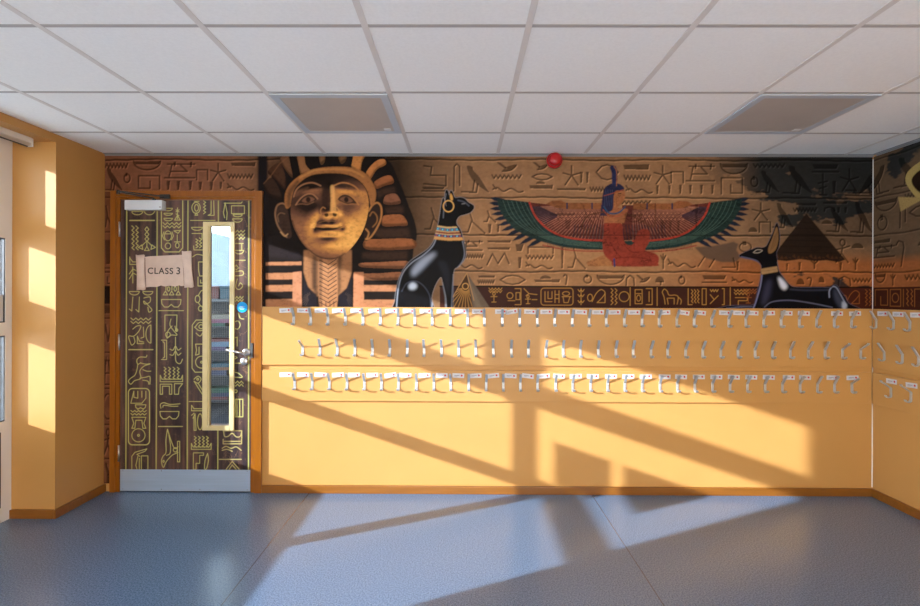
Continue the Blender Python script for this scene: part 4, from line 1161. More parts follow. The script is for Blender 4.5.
hf = 36 * np.sqrt(np.clip(1.06 - ((xx - 330) / 41) ** 2 - ((yy - 214) / 48) ** 2, 0, 1))
for cx, sg_ in ((307.5, 1), (349, -1)):
    hf += ga(cx, 200, 9.5, 5.0, -6.5) + ga(cx, 199.6, 6.0, 3.0, 3.6)
    hf += ga(cx - 2 * sg_, 189.5, 11, 2.4, 3.2, -0.12 * sg_)
    hf += ga(cx - 3 * sg_, 219, 9, 8, 4.0)
    hf += ga(cx + 10 * sg_, 222, 3.0, 8.0, -2.6, 0.35 * sg_)
ridge = np.clip((yy - 183) / 31, 0, 1)
hf += (3.0 + 9.0 * ridge) * np.exp(-((xx - 331) / (2.6 + 1.9 * ridge)) ** 2 / 2) * (1 / (1 + np.exp((yy - 214.5) / 0.7))) * (1 / (1 + np.exp((184 - yy) / 2.0)))
hf += ga(325.0, 211.5, 2.6, 2.8, 4.2) + ga(337.5, 211.5, 2.6, 2.8, 4.2)
hf += ga(331, 219.5, 2.0, 3.0, -1.6)
hf += ga(328.5, 224.6, 9.0, 2.0, 3.6) + ga(328.5, 231.4, 7.6, 2.5, 4.6) + ga(328.5, 227.9, 8.5, 0.8, -3.0) + ga(328.5, 236.8, 7, 1.8, -2.8)
hf += ga(315.5, 227.6, 2.0, 2.4, -2.6) + ga(342, 227.0, 2.0, 2.4, -2.6)
hf += ga(328.5, 246, 8.5, 5.0, 4.6)
hf = boxblur(hf, max(1, 0.35 * mu.k))
gy_, gx_ = np.gradient(hf, float(np.mean(np.diff(yy[:, 0]))), float(np.mean(np.diff(xx[0]))))
nl = np.sqrt(gx_ ** 2 + gy_ ** 2 + 1)
def lam(lx, ly, lz):
    l_ = math.sqrt(lx * lx + ly * ly + lz * lz)
    return np.clip((-gx_ * lx - gy_ * ly + lz) / nl / l_, 0, 1)
tone = 0.74 * lam(0.80, 0.28, 0.52) ** 1.15 + 0.50 * lam(-0.55, 0.62, 0.50) ** 1.3 + 0.05
tone *= 1 - 0.62 * np.exp(-((yy - 176) / 11.0) ** 2) - 0.30 * np.exp(-((xx - 305) / 15) ** 2 - ((yy - 196) / 10) ** 2) - 0.14 * np.exp(-((xx - 350) / 13) ** 2 - ((yy - 197) / 8) ** 2)
tone *= 1 - 0.55 * ramp(yy, 246, 259)
tone = np.clip(tone * (0.92 + 0.16 * nf[fb_[1]:fb_[3], fb_[0]:fb_[2]]), 0, 1)
pal = [(0.0, (12, 8, 7)), (0.16, (38, 25, 20)), (0.34, (88, 57, 41)), (0.52, (134, 88, 57)), (0.70, (184, 124, 64)), (0.86, (220, 158, 80)), (1.0, (240, 190, 112))]
fc_ = np.stack([np.interp(tone, [p[0] for p in pal], [lin3(p[1])[k] for p in pal]) for k in range(3)], -1)
v_ = mu.c[fb_[1]:fb_[3], fb_[0]:fb_[2]]; v_ += (fc_ - v_) * fm_[..., None]
fs([(330.6, 187), (334.4, 186.5), (335.2, 200), (336.4, 211), (333.4, 213), (330.8, 211), (331, 199)], (226, 166, 92), 0.6, 0.62)
fs([(322.5, 189), (328.6, 186), (328.2, 209), (323, 210)], (30, 20, 16), 1.0, 0.7)
fl([(321.6, 214.5), (320.8, 210.5), (323, 207.4), (325.6, 208.6)], (176, 118, 66), 1.0, 0.7, 0.2); fl([(337, 207.5), (339.4, 211), (338, 214.6)], (206, 146, 80), 1.0, 0.7, 0.2)
fs([(324.5, 214.2), (328, 213.2), (328.5, 216), (326, 217)], (10, 7, 6), 0.3, 0.9); fs([(333, 213.2), (337, 214), (336, 216.6), (333.5, 216)], (10, 7, 6), 0.3, 0.9)
for cx, s, c0 in ((308, 1, (150, 104, 70)), (347, -1, (168, 112, 62))):                                                      # eyes: lids, ball, iris
    fs([(cx - 10 * s, 203), (cx - 4 * s, 196.5), (cx + 3 * s, 194.5), (cx + 9 * s, 199), (cx + 3 * s, 203.5), (cx - 4 * s, 204)], (48, 32, 24), 0.4, 0.95)
    fs([(cx - 6 * s, 201), (cx - 2 * s, 197.5), (cx + 3 * s, 197), (cx + 7 * s, 199.5), (cx + 2 * s, 202.5), (cx - 3 * s, 202.8)], (112, 74, 52), 0.3, 0.9)
    fs(circ(cx + 0.5 * s, 199.8, 2.3, 2.8, 12), (30, 18, 14), 0.3, 0.95, False)
    fl([(cx - 12 * s, 205), (cx - 7 * s, 198.5), (cx - 1 * s, 194.5), (cx + 5 * s, 194.5), (cx + 10 * s, 199)], c0, 1.2, 0.95, 0.1)
    fl([(cx - 12 * s, 205), (cx - 6 * s, 204), (cx, 204.5), (cx + 6 * s, 202)], c0, 0.8, 0.6, 0.15)
    fl([(cx - 14 * s, 197), (cx - 11 * s, 189.5), (cx - 4 * s, 184.5), (cx + 5 * s, 183), (cx + 13 * s, 186)], c0, 1.3, 0.9, 0.15)
    fl([(cx - 12 * s, 196), (cx - 8 * s, 191), (cx, 188)], (100, 68, 46), 2.4, 0.45, 0.6)
fl([(315.5, 227.5), (322, 228.4), (328, 227.8), (334, 228.4), (342, 226.8)], (16, 10, 8), 1.1, 0.9, 0.1)
fl([(319, 222.8), (326, 221), (329, 221.8), (332, 221), (339, 222.6)], (170, 118, 76), 0.6, 0.45, 0.2)
fl(face[12:], (30, 20, 16), 2.4, 0.6, 0.8)
hm = mu.polymask(smooth(cloth)); b_, m_ = hm
mu.mul((b_, m_ * (nf[b_[1]:b_[3], b_[0]:b_[2]] < 0.36)), 0.88)

# ---- small gilded pyramid beside the cat
mu.poly([(452, 312), (452, 298), (467, 272.5), (474, 312)], noisy((66, 44, 26)), 0.2, 1.0, 7)
mu.poly([(467, 272.5), (493, 312), (474, 312)], noisy((92, 78, 64)), 0.2, 1.0, 7)
mu.poly([(470, 280), (484, 312), (476, 312)], (116, 102, 84), 1.0, 0.6)
for k in range(15):
    a = math.radians(195 + 150 * k / 14); x, y = 465.5, 287
    mu.blend(mu.clipped(mu.polymask([(452, 312), (452, 298), (467, 274), (473.5, 312)]), mu.linemask([[(x + 4 * math.cos(a), y - 4 * math.sin(a)), (x + 22 * math.cos(a), y - 24 * math.sin(a))]], 0.8)), (170, 124, 62), 0.75)
mu.line(circ(465.5, 286, 3, 3), (190, 142, 76), 1.0, 0.8); mu.line([(452, 298), (467, 272.8), (474, 300)], (176, 130, 80), 0.9, 0.7)

# ---- black seated cat with gold ring and striped collar
cat = [(446.5, 207), (445.2, 196), (446.2, 190.5), (448.2, 191.5), (449.3, 196), (450.6, 191), (452.5, 192), (455, 198), (460, 197.5), (465, 199), (468.5, 202.5), (473.5, 205.5), (473.8, 208.5), (470.5, 212.5), (465, 214.5), (460, 216),
       (457, 219.5), (456.8, 224), (460.5, 230), (463.2, 239), (464.8, 246), (466, 253), (464, 260), (458.5, 266.5), (454, 270), (453, 285), (452.2, 312), (446.5, 312), (445.5, 297), (443.5, 286), (441.5, 277), (438, 280), (434, 288), (431.5, 298), (431.5, 312),
       (395, 312), (395.2, 300), (397, 288), (400, 277), (405, 267.5), (412, 260), (420, 254.5), (428, 249), (433.5, 242), (436.5, 233), (438.5, 224), (440, 215), (441.5, 205), (443.5, 198)]
ck = smooth(cat, True, 4)
mu.line(ck + [ck[0]], (120, 122, 128), 1.5, 0.6, 0.25, ident=4)
cmk = mu.polymask(ck); mu.blend(cmk, (9, 9, 12), 1.0, 4)
def cs(pts, col, blur, al, sm=True):
    mu.blend(mu.clipped(cmk, mu.polymask(smooth(pts) if sm else pts, blur)), col, al)
def cl(pts, col, w, al, blur=0.3):
    mu.blend(mu.clipped(cmk, mu.linemask([smooth(pts, False)], w, blur)), col, al)
cs([(412, 270), (420, 260), (432, 253), (436, 254), (428, 263), (419, 272), (413, 276)], (150, 158, 172), 2.2, 0.85)
cs([(409, 285), (413, 282), (417, 285), (415, 289), (410, 289)], (190, 200, 212), 1.2, 0.9)
cl([(402, 291), (407, 283), (416, 281), (424, 286), (430, 296), (431, 308)], (70, 74, 88), 1.0, 0.7)
cl([(396.6, 308), (398.5, 288), (403, 273), (412, 262.5), (424, 254.5), (434, 244), (438.5, 228)], (150, 156, 170), 1.1, 0.7, 0.4)
cl([(455, 270), (462, 262), (464.6, 253), (462.5, 241)], (150, 156, 170), 0.8, 0.6); cl([(432, 308), (433.5, 294), (438, 283)], (160, 166, 180), 0.9, 0.8)
cl([(446.5, 308), (445.6, 296), (442.5, 282)], (140, 146, 158), 0.8, 0.7); cl([(451.6, 308), (452.4, 290), (453.4, 274)], (120, 126, 140), 0.8, 0.7)
cs([(438, 262), (446, 262), (450, 275), (449, 296), (446, 288), (443, 276)], (30, 32, 40), 1.6, 0.7)
cl([(458, 200.5), (464, 202), (469, 206)], (84, 90, 104), 1.2, 0.6); cl([(462, 204), (465, 203.6)], (150, 150, 150), 0.7, 0.7)
cl([(443.4, 218), (444.4, 204), (446.2, 194)], (120, 126, 138), 0.8, 0.7)
cs([(450.6, 193.5), (452.5, 196), (453, 200), (451, 200.5), (450, 197)], (196, 146, 72), 0.3, 0.95)
mu.line(circ(448.6, 206.3, 5.2, 5.6, 22), (196, 150, 84), 1.3, 0.95, ident=4)
# collar in five bands
def col_edge(t):
    return (437.6 - 3.6 * t, 225.5 + 13 * t), (456.8 + 6.6 * t, 226.5 + 13 * t)
for t0, t1, c in ((0, .12, (196, 158, 100)), (.12, .34, (42, 108, 138)), (.34, .44, (186, 150, 96)), (.44, .56, (120, 50, 38)), (.56, .64, (200, 164, 110)), (.64, .82, (70, 62, 100)), (.82, 1.05, (190, 138, 78))):
    (a, b), (c_, d_) = col_edge(t0), col_edge(t1)
    mid = lambda p, q, e: ((p[0] + q[0]) / 2, (p[1] + q[1]) / 2 + e)
    mu.poly([a, mid(a, b, 1.0), b, d_, mid(c_, d_, 1.0), c_], c, 0.1, 1.0, 4)
for t in (.23, .72):
    (a, b) = col_edge(t)
    for k in range(9):
        q = (k + 0.5) / 9; x = a[0] + (b[0] - a[0]) * q; y = a[1] + (b[1] - a[1]) * q + 1.0 * math.sin(math.pi * q)
        mu.poly(circ(x, y, 0.7, 0.9, 8), (150, 58, 46) if (k + (t > .5)) % 2 else (96, 176, 196), 0, 0.9)
mu.poly([(463.8, 243), (466.5, 244), (467, 250), (465, 253)], (70, 60, 50), 0.3, 0.7)

# ---- kneeling figure with spread wings
MIR = 1239.0
def both(f):
    f(lambda p: p); f(lambda p: (MIR - p[0], p[1] + 0.4))
def wing(T):
    tp = lambda pts: [T(p) for p in pts]
    outer = [(497, 199), (512, 200), (529, 202.5), (534, 214), (541, 223), (551, 231), (565, 236.5), (585, 239.5), (617, 240.5), (617, 249.5), (585, 249.5), (563, 247), (543, 242), (526, 236), (514, 229), (505, 219), (499, 209)]
    tips = [((499, 200), (490, 198)), ((499, 204), (489, 203)), ((501, 208.5), (489.5, 209)), ((503, 213), (491, 214.5)), ((505, 217.5), (494, 220)), ((509, 222), (498, 225.5)), ((513, 226.5), (501, 231)), ((518, 230.5), (506, 236)), ((524, 234.5), (512, 241)), ((531, 238), (519, 244.5)), ((538, 241), (527, 247))]
    for (a, b) in tips:
        dx, dy = b[0] - a[0], b[1] - a[1]; L = math.hypot(dx, dy); nx_, ny_ = -dy / L * 2.0, dx / L * 2.0
        mu.poly(tp([(a[0] - dx * .6 + nx_, a[1] - dy * .6 + ny_), (a[0] + dx * .45 + nx_, a[1] + dy * .45 + ny_), b, (a[0] + dx * .45 - nx_, a[1] + dy * .45 - ny_), (a[0] - dx * .6 - nx_, a[1] - dy * .6 - ny_)]), noisy((24, 30, 44)), 0.15, 1.0, 5)
    mu.poly(tp(outer), noisy((30, 47, 44)), 0.2, 1.0, 5)
    for (a, b) in tips:
        mu.line(tp([a, (a[0] + (533 - a[0]) * .9, a[1] + (max(a[1] - 6, 203) - a[1]) * .9)]), (18, 30, 30), 0.6, 0.75)
    for k in range(6):                             # rows of small covert feathers
        q = k / 6
        mu.line(smooth(tp([(503 + 26 * q, 200.5 + 2 * q), (510 + 26 * q, 216 + 0 * q), (527 + 22 * q, 230 + 3 * q), (560 + 16 * q, 243 - 3 * q), (604, 247.5 - 5 * q)]), False), (82, 108, 92), 0.6, 0.5)
    for k in range(40):
        x = 548 + k * 1.45; mu.line(tp([(x, 243), (x - 1.2, 249)]), (16, 26, 30), 0.5, 0.6)
    mu.line(smooth(tp([(543, 245), (565, 249.5), (585, 251), (606, 251)]), False), (134, 52, 40), 1.4, 0.75, ident=5)
    inner = [(530, 202.5), (548, 204.5), (617, 205), (617, 240), (585, 239), (565, 236), (551, 230.5), (541, 222.5), (534, 213.5)]
    im = mu.polymask(tp(inner)); mu.blend(im, noisy((88, 42, 34)), 1.0, 5)
    for k in range(34):                            # long narrow feathers fanning from the shoulder
        t = k / 33; a = math.radians(176 + t * -86)
        o = (560 + 46 * t, 206 + 4 * t); e = (o[0] + 62 * math.cos(a), o[1] + 40 * math.sin(a))
        mu.blend(mu.clipped(im, mu.linemask([tp([o, e])], 0.75)), (156, 108, 84), 0.6)
        if t < 0.42:
            mu.blend(mu.clipped(im, mu.linemask([tp([(o[0] - 20, o[1] + (e[1] - o[1]) * .32), e])], 1.2)), (26, 26, 44), 0.8)
    for k in range(13):
        x = 556 + 4 * k
        for j in range(3):
            mu.poly(circ(*T((x + 2 * (j % 2), 213 + 3 * j)), 0.8, 0.7, 7), (178, 122, 92), 0, 0.7)
    for k in range(14):
        x = 575 + k * 3.2; mu.blend(mu.clipped(im, mu.linemask([tp([(x, 225), (x - 2, 240)])], 1.3)), (30, 28, 44), 0.55)
    mu.line(smooth(tp([(529.5, 202.5), (534, 214), (541, 223), (551, 231), (565, 236.8), (585, 239.8), (606, 240.6)]), False), (150, 52, 38), 2.0, 0.95, ident=5)
    mu.poly(tp([(546, 204), (552, 201), (561, 200.5), (566, 203), (606, 203), (606, 209), (570, 209.5), (556, 208)]), noisy((124, 76, 44)), 0.2, 1.0, 5)
    for x in (567, 592):
        mu.line(tp([(x, 203.5), (x, 208.5)]), (34, 40, 66), 1.6, 0.9)
both(wing)
RED = (124, 48, 34)
mu.poly([(586, 262), (594, 259), (603, 255), (613, 257), (614, 266), (588, 266)], noisy((140, 92, 54)), 0.2, 1.0, 5)
mu.poly([(605, 223), (621, 223), (623, 236), (626, 244), (633, 244), (637, 233), (641, 229.5), (646, 229), (649.5, 232), (649, 242), (645, 250), (654, 253), (658.5, 257), (658, 263), (655, 266), (616, 266), (611, 261), (604, 254), (602.5, 243), (604, 233)], noisy(RED, 0.7, 1.3), 0.2, 1.0, 5, True)
for l in ([(624, 244), (632, 252), (646, 251)], [(616, 258), (634, 257), (652, 260)], [(634, 234), (634, 250)], [(610, 242), (616, 252), (621, 257)], [(649, 256), (651, 262)]):
    mu.line(l, (84, 24, 18), 0.8, 0.7, 0.1, True)
mu.line([(614, 259), (614.5, 266)], (36, 46, 86), 1.8, 0.9)
mu.poly([(603, 209), (612, 207), (628, 209), (624, 223), (604, 223)], noisy((136, 84, 52)), 0.2, 1.0, 5)
mu.poly([(601, 205), (606, 205), (607, 216), (600, 216)], (30, 32, 54), 0.3, 0.9)
mu.poly([(612, 190), (619, 186), (624, 190), (625, 197), (622, 203), (616, 208), (611, 205)], noisy((146, 92, 56)), 0.2, 1.0, 5, True)
mu.poly([(602, 209), (602.5, 196), (605, 188), (611, 184), (619, 184), (624, 188), (622.5, 191), (616, 191), (613.5, 197), (613, 208), (609, 212)], noisy((32, 34, 58)), 0.2, 1.0, 5, True)
for k in range(5):
    mu.line([(604 + 1.8 * k, 206), (605.5 + 1.7 * k, 190)], (66, 72, 104), 0.5, 0.6)
mu.line([(604, 196), (611, 194), (623, 190)], (132, 62, 44), 1.0, 0.8); mu.line([(618, 194), (621, 193.6)], (20, 14, 14), 0.8, 0.9)
mu.line([(604, 207), (609, 213), (618, 213), (625, 207)], (40, 66, 96), 1.6, 0.9, 0, True); mu.line([(603, 210), (609, 216), (619, 216), (627, 210)], (150, 70, 50), 1.0, 0.8, 0, True)
mu.poly([(612, 186), (611.5, 172), (609.5, 168), (611.5, 165.5), (615.5, 166.5), (617.5, 172), (617, 186)], noisy((36, 40, 72)), 0.2, 1.0, 5)
mu.line([(616.5, 186), (616.5, 172), (614, 167)], (150, 92, 52), 1.0, 0.8, 0, True)
mu.line([(604, 212), (588, 216), (582, 228), (594, 229)], (84, 50, 34), 1.4, 0.8, 0, True); mu.line([(626, 213), (640, 220), (654, 226), (655, 204)], (92, 54, 36), 1.5, 0.8, 0, True)
mu.carve([[(480, 234.8), (760, 235.6)]], [], 1.3, 0.55, 0.15)
for g in (('slab', 549, 213, 575, 216), ('bar', 563, 220, 572, 229), ('leg', 576, 206, 600, 228), ('bowl', 625, 214, 642, 222), ('bar', 660, 220, 664, 232), ('bar', 668, 221, 672, 232), ('bar', 676, 221, 680, 231), ('bar', 694, 204, 698, 228), ('zig5', 690, 208, 712, 213)):
    glyph(mu, *g, width=1.2, depth=0.55, hi=0.15)

wx_ = mu.id == 5
ck1 = vnoise(H_, W_, (46, 30), 77, 4); ck2 = vnoise(H_, W_, (7, 5), 78, 2)
wear = (0.74 + 0.46 * ck2) * np.where(np.abs(ck1 - 0.5) < 0.012, 0.55, 1.0) * (0.78 + 0.4 * nz)
mu.c[wx_] *= wear[wx_][:, None]
# ---- dark pyramid and the lying black dog
mu.poly([(806, 213.5), (845, 259.5), (838, 262), (826, 260), (815, 261), (800, 259), (786, 261), (770, 259)], noisy((30, 21, 16)), 0.3, 0.97, 6)
for y in range(222, 258, 6):
    mu.line([(806 - (y - 214) * 0.8, y), (806 + (y - 214) * 0.8, y + 1)], (20, 14, 11), 0.8, 0.5)
for k in range(16):
    x = 775 + 4.2 * k; mu.poly([(x, 256 + (k * 7 % 4)), (x + 2.5, 254 + (k * 5 % 4)), (x + 4, 259)], (76, 46, 26), 0.4, 0.6)
mu.carve([[(765, 235.6), (850, 236)]], [], 1.3, 0.5, 0.1)
dog = [(739.5, 254.8), (745, 252), (752, 249.2), (757, 247.4), (762, 247.6), (766, 246), (769, 240.5), (773, 232), (775.3, 225), (777, 223.4), (778.6, 229), (779.4, 238), (778.4, 247), (776, 252.5), (776.8, 260), (778.4, 270), (782, 275.5), (786.5, 281.5), (792, 286.3), (802, 287.6), (818, 287.4), (830, 287.6), (833, 285.2), (836.4, 285.6), (840, 291), (844, 296), (848, 303), (853, 312),
       (722, 312), (724, 306.5), (738, 305.2), (752, 305), (755.5, 300), (758, 288), (760.6, 276), (761.2, 267), (758.6, 262.5), (752, 259.5), (745, 258.2), (740.5, 257)]
dkk = smooth(dog, True, 4)
mu.line(dkk + [dkk[0]], (78, 78, 96), 1.3, 0.6, 0.25, ident=8)
dmk = mu.polymask(dkk); mu.blend(dmk, (9, 9, 14), 1.0, 8)
def ds(pts, col, blur, al):
    mu.blend(mu.clipped(dmk, mu.polymask(smooth(pts), blur)), col, al)
def dl(pts, col, w, al, blur=0.3):
    mu.blend(mu.clipped(dmk, mu.linemask([smooth(pts, False)], w, blur)), col, al)
ds([(772, 238), (775.4, 228), (777.4, 229), (778, 240), (775, 250), (769, 253.5), (768, 248)], (120, 88, 54), 0.4, 0.95)
for k in range(7):
    dl([(770 + k, 251 - k), (774 + k * .6, 236 - k)], (70, 48, 30), 0.4, 0.5, 0)
dl([(753, 252.4), (757, 249.6), (762, 250.4), (758.5, 252.6), (754, 252.8)], (140, 132, 118), 0.9, 0.9, 0); mu.poly(circ(758, 251.2, 0.9, 0.8, 8), (20, 20, 24), 0, 1)
dl([(741, 256.6), (750, 258.6), (757, 261), (760.8, 266)], (104, 106, 140), 0.9, 0.7)
dl([(761.6, 275), (760, 286), (756, 300), (753, 308)], (120, 122, 156), 1.3, 0.8, 0.4)
dl([(777.6, 262), (779.4, 270), (784, 277)], (150, 158, 180), 1.2, 0.8)
ds([(778, 277), (783, 280), (787, 286), (784, 289.5), (780, 286)], (206, 210, 222), 1.2, 0.85)
ds([(766, 282), (771, 280), (769, 296), (762, 306), (762, 296)], (58, 58, 78), 2.0, 0.65)
dl([(790, 289), (806, 290), (830, 289.6)], (70, 72, 88), 1.4, 0.5, 0.8)
dl([(764, 307), (772, 301.5), (790, 300), (812, 303), (832, 307)], (110, 112, 136), 0.8, 0.8)
dl([(829, 297), (829, 290.5), (832, 286.4), (836, 287.4), (840, 294), (846, 305)], (150, 156, 180), 1.0, 0.8)
ds([(834, 288), (840, 296), (846, 307), (840, 308), (834, 298)], (62, 66, 82), 1.6, 0.7); ds([(842, 301), (846, 304), (846, 308), (842, 308)], (170, 176, 190), 1.0, 0.7)
dl([(726, 308), (740, 306.6), (752, 306.4)], (110, 112, 140), 0.9, 0.7)
mu.poly([(760.6, 268.6), (776.8, 266), (777.8, 271.5), (761.2, 274.4)], noisy((150, 118, 80)), 0.2, 1.0, 8)
mu.line([(761, 271), (770, 270.2), (777, 268.6)], (96, 70, 46), 0.5, 0.6)

mural = thing('wall_mural', 'printed Egyptian style mural of stone head, cat and winged figure on the back wall', 'mural', ((XL + XR) / 2, D - 0.0025, mz0))
M['print'] = print_mat('mural_print_vinyl', 0.45, 0.07)
ox, oz = mural.location.x, mural.location.z
mu.gain = MURAL_GAIN
made = print_mesh(mu, {0: 'carved_stone_courses', 2: 'sign_band', 3: 'painted_stone_head', 4: 'painted_cat', 5: 'painted_winged_figure', 6: 'painted_dark_pyramid', 7: 'painted_gilded_pyramid', 8: 'painted_dog'},
                  lambda A, Z: (A - ox, 0 * A, Z - oz), M['print'], mural,
                  cut=lambda a, z: (a > FX0 + 0.001) & (a < FX1 - 0.001) & (z < FZ - 0.001) | (a < FX0) & (z < FZ))
for k, l in {0: 'brown carved stone rows with sunk signs', 2: 'dark band with yellow outlined signs', 3: 'stone head with striped headcloth and plaited beard', 4: 'black seated cat with gold ring and striped collar', 5: 'kneeling red robed figure with spread green and red wings', 6: 'dark pyramid', 7: 'small gilded pyramid', 8: 'black lying dog with gold collar'}.items():
    if k in made:
        made[k]['label'] = l

# narrow strip of the same paper between the left corner and the door frame
st = Canvas(XL + 0.001, FX0 - 0.0005, 0.056, FZ - 0.001, 255, lambda x, y: on_back(x, y, D), 143.5)
st.c[:] = lin3((104, 66, 46)) * (0.6 + 0.8 * vnoise(st.h, st.w, (40, 40), 9))[..., None]
for y in (197.5, 232, 268, 300, 318, 352, 388, 424, 458):
    st.carve([[(103, y), (114, y)]], [], 1.6, 0.8, 0.4)
st.poly([(100, 286), (116, 286), (116, 304), (100, 304)], (28, 17, 13), 0.3, 1)
for i, (k, y0, y1) in enumerate((('leg', 206, 228), ('bar', 240, 264), ('spiral', 272, 284), ('zig5', 303, 316), ('M', 322, 346), ('table', 356, 384), ('eye', 392, 420), ('man', 428, 454), ('bird', 462, 484))):
    glyph(st, k, 103.5, y0, 113, y1)
st.gain = MURAL_GAIN
print_mesh(st, {0: 'carved_stone_strip'}, lambda A, Z: (A - ox, 0 * A, Z - oz), M['print'], mural)

# ---- the mural carried round onto the right wall
RY0, RY1 = 2.2, D - 0.0055
rm = Canvas(0.0, RY1 - RY0, mz0, mz1, 255, lambda x, y: (lambda q: (RY1 - q[0], q[1]))(on_right(x, y, XR)), 150.0)
n3 = vnoise(rm.h, rm.w, (90, 46), 21); n4 = vnoise(rm.h, rm.w, (10, 7), 22, 3)
ZR = np.linspace(mz1, mz0, rm.h)[:, None]; AR = np.linspace(0, RY1 - RY0, rm.w)[None, :]; o1 = np.ones((rm.h, rm.w), np.float32)
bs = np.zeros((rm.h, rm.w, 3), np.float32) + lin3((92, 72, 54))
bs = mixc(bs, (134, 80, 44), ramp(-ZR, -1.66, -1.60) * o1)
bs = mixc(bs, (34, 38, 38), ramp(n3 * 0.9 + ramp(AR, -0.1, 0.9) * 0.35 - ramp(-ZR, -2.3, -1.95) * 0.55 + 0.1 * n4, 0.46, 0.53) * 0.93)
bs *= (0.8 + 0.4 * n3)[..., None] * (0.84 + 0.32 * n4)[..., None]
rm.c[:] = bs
def zrow(z):
    return lambda a: (a, z)
cvc = rm.conv; rm.conv = lambda a, z: (a, z); rm.k = rm.S / 143.5
KU = 143.5
def RG(kind, a0, z0, a1, z1, **kw):                # glyphs here in metres along the wall
    L, Fl = GL[kind]; f = lambda pts: [(a0 + (a1 - a0) * p[0], z0 + (z1 - z0) * p[1]) for p in pts]
    rm.carve([f(l) for l in L], [f(q) for q in Fl], 1.6, 0.9, 0.6)
for z in (2.318, 2.058, 1.800, 1.545):
    rm.carve([[(a * 0.05, z + 0.004 * math.sin(a)) for a in range(28)]], [], 1.7, 0.8, 0.45)
for g in (('birdL', -0.05, 2.27, 0.13, 2.08), ('bird', 0.16, 2.28, 0.36, 2.09), ('bowl', 0.40, 2.27, 0.60, 2.2), ('bird', 0.62, 2.28, 0.82, 2.09), ('bowl', 0.02, 2.03, 0.19, 1.96), ('loop', 0.03, 1.94, 0.12, 1.83), ('reed', 0.20, 2.0, 0.26, 1.83), ('zig', 0.25, 2.045, 0.42, 2.0),
          ('mouth', 0.28, 1.95, 0.47, 1.88), ('star', 0.5, 2.0, 0.65, 1.85), ('slab', 0.0, 1.77, 0.14, 1.745), ('table', 0.0, 1.73, 0.17, 1.65), ('zig', 0.0, 1.61, 0.17, 1.57), ('crook', 0.17, 1.75, 0.30, 1.58), ('loaf', 0.34, 1.74, 0.46, 1.70), ('fork', 0.37, 1.68, 0.43, 1.57),
          ('bird', 0.5, 1.78, 0.7, 1.58), ('bowl', 0.02, 1.535, 0.10, 1.48), ('fork', 0.14, 1.53, 0.18, 1.46), ('zig', 0.25, 1.53, 0.46, 1.48), ('mouth', 0.5, 1.53, 0.65, 1.47)):
    RG(*g)
rm.poly([(-0.01, 1.445), (1.4, 1.445), (1.4, 1.2), (-0.01, 1.2)], (56, 26, 17), 0, 1.0, 2)
YR = (140, 86, 40)
L = []
for a in (0.02, 0.32, 0.62, 0.92):
    L += [[(a + p[0] * .1, 1.43 - p[1] * .11) for p in GL['spiral'][0][0]], [(a + .12, 1.43), (a + .12, 1.32), (a + .2, 1.32), (a + .2, 1.43), (a + .12, 1.43)], circ(a + .16, 1.375, .025, .03, 12), [(a + .22, 1.43), (a + .22, 1.32)], [(a + .25 + (.006 if i % 2 else -.006), 1.43 - i * .015) for i in range(8)], [(a + .28 + (.006 if i % 2 else -.006), 1.43 - i * .015) for i in range(8)]]
gold(rm, L, YR, 0.75)
# gilded looped emblem
em = [on_right(*p, X=XR) for p in ((906, 182), (907, 174), (912, 168), (920, 162), (936, 150), (950, 190), (936, 206), (920, 200), (912, 192))]
em = [(RY1 - y, z) for y, z in em]
rm.poly(em, (166, 142, 84), 0, 1.0, 3, True)
ei = [on_right(*p, X=XR) for p in ((912, 182), (914, 176), (921, 170), (934, 166), (940, 188), (928, 196), (917, 190))]
rm.poly([(RY1 - y, z) for y, z in ei], (38, 26, 20), 0.2, 1.0, 3, True)
et = [on_right(*p, X=XR) for p in ((898.5, 197), (920, 197.5), (936, 198), (936, 222), (922, 200), (901, 211.5))]
rm.poly([(RY1 - y, z) for y, z in et], (158, 132, 80), 0.2, 1.0, 3)
mk = rm.id == 3
sp = NR.rand(rm.h, rm.w) > 0.6
rm.c[mk & sp] *= 0.72
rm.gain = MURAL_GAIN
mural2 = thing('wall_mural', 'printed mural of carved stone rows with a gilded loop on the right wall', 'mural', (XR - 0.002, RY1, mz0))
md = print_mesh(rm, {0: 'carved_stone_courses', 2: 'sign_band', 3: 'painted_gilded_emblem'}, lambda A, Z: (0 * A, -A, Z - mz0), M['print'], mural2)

# ================================================================== decorated vinyl on the door leaf
dv = Canvas(LX0 + 0.001, LX1 - 0.001, 0.012, LZ1 - 0.001, 340, lambda x, y: on_back(x, y, LY), 143.7)
h, w = dv.h, dv.w
vs = vnoise(h, w, (26, 420), 31, 4); vt = vnoise(h, w, (12, 60), 32, 3); vg = vnoise(h, w, (34, 34), 33, 4); vg2 = vnoise(h, w, (30, 30), 34, 4)
PXd = np.linspace(120, 251, w)[None, :]
wood = np.zeros((h, w, 3), np.float32) + lin3((74, 56, 52))
wood = mixc(wood, (46, 36, 40), ramp(vs, 0.5, 0.66)); wood = mixc(wood, (104, 76, 64), ramp(vs, 0.44, 0.30)); wood *= (0.8 + 0.4 * vt)[..., None]
crack = np.clip(1 - np.abs(vg - 0.5) / 0.022, 0, 1) * ramp(vg2, 0.46, 0.6) * (0.35 + 0.65 * ramp(PXd, 205, 240))
wood = mixc(wood, (150, 116, 84), np.clip(crack, 0, 1) * 0.75)
dv.c[:] = wood
YD, YD2 = (196, 196, 112), (176, 180, 104)
def g(lines, wd=0.78, al=0.9, col=YD):
    dv.blend(dv.linemask(lines, wd), col, al)
for x0, x1 in ((127, 126.0), (157.4, 156.2), (188, 187.2), (218.3, 217.6), (248.6, 248.2)):
    g([[(x0, 196), (x1, 474)]], 1.2, 0.92, (180, 180, 100))
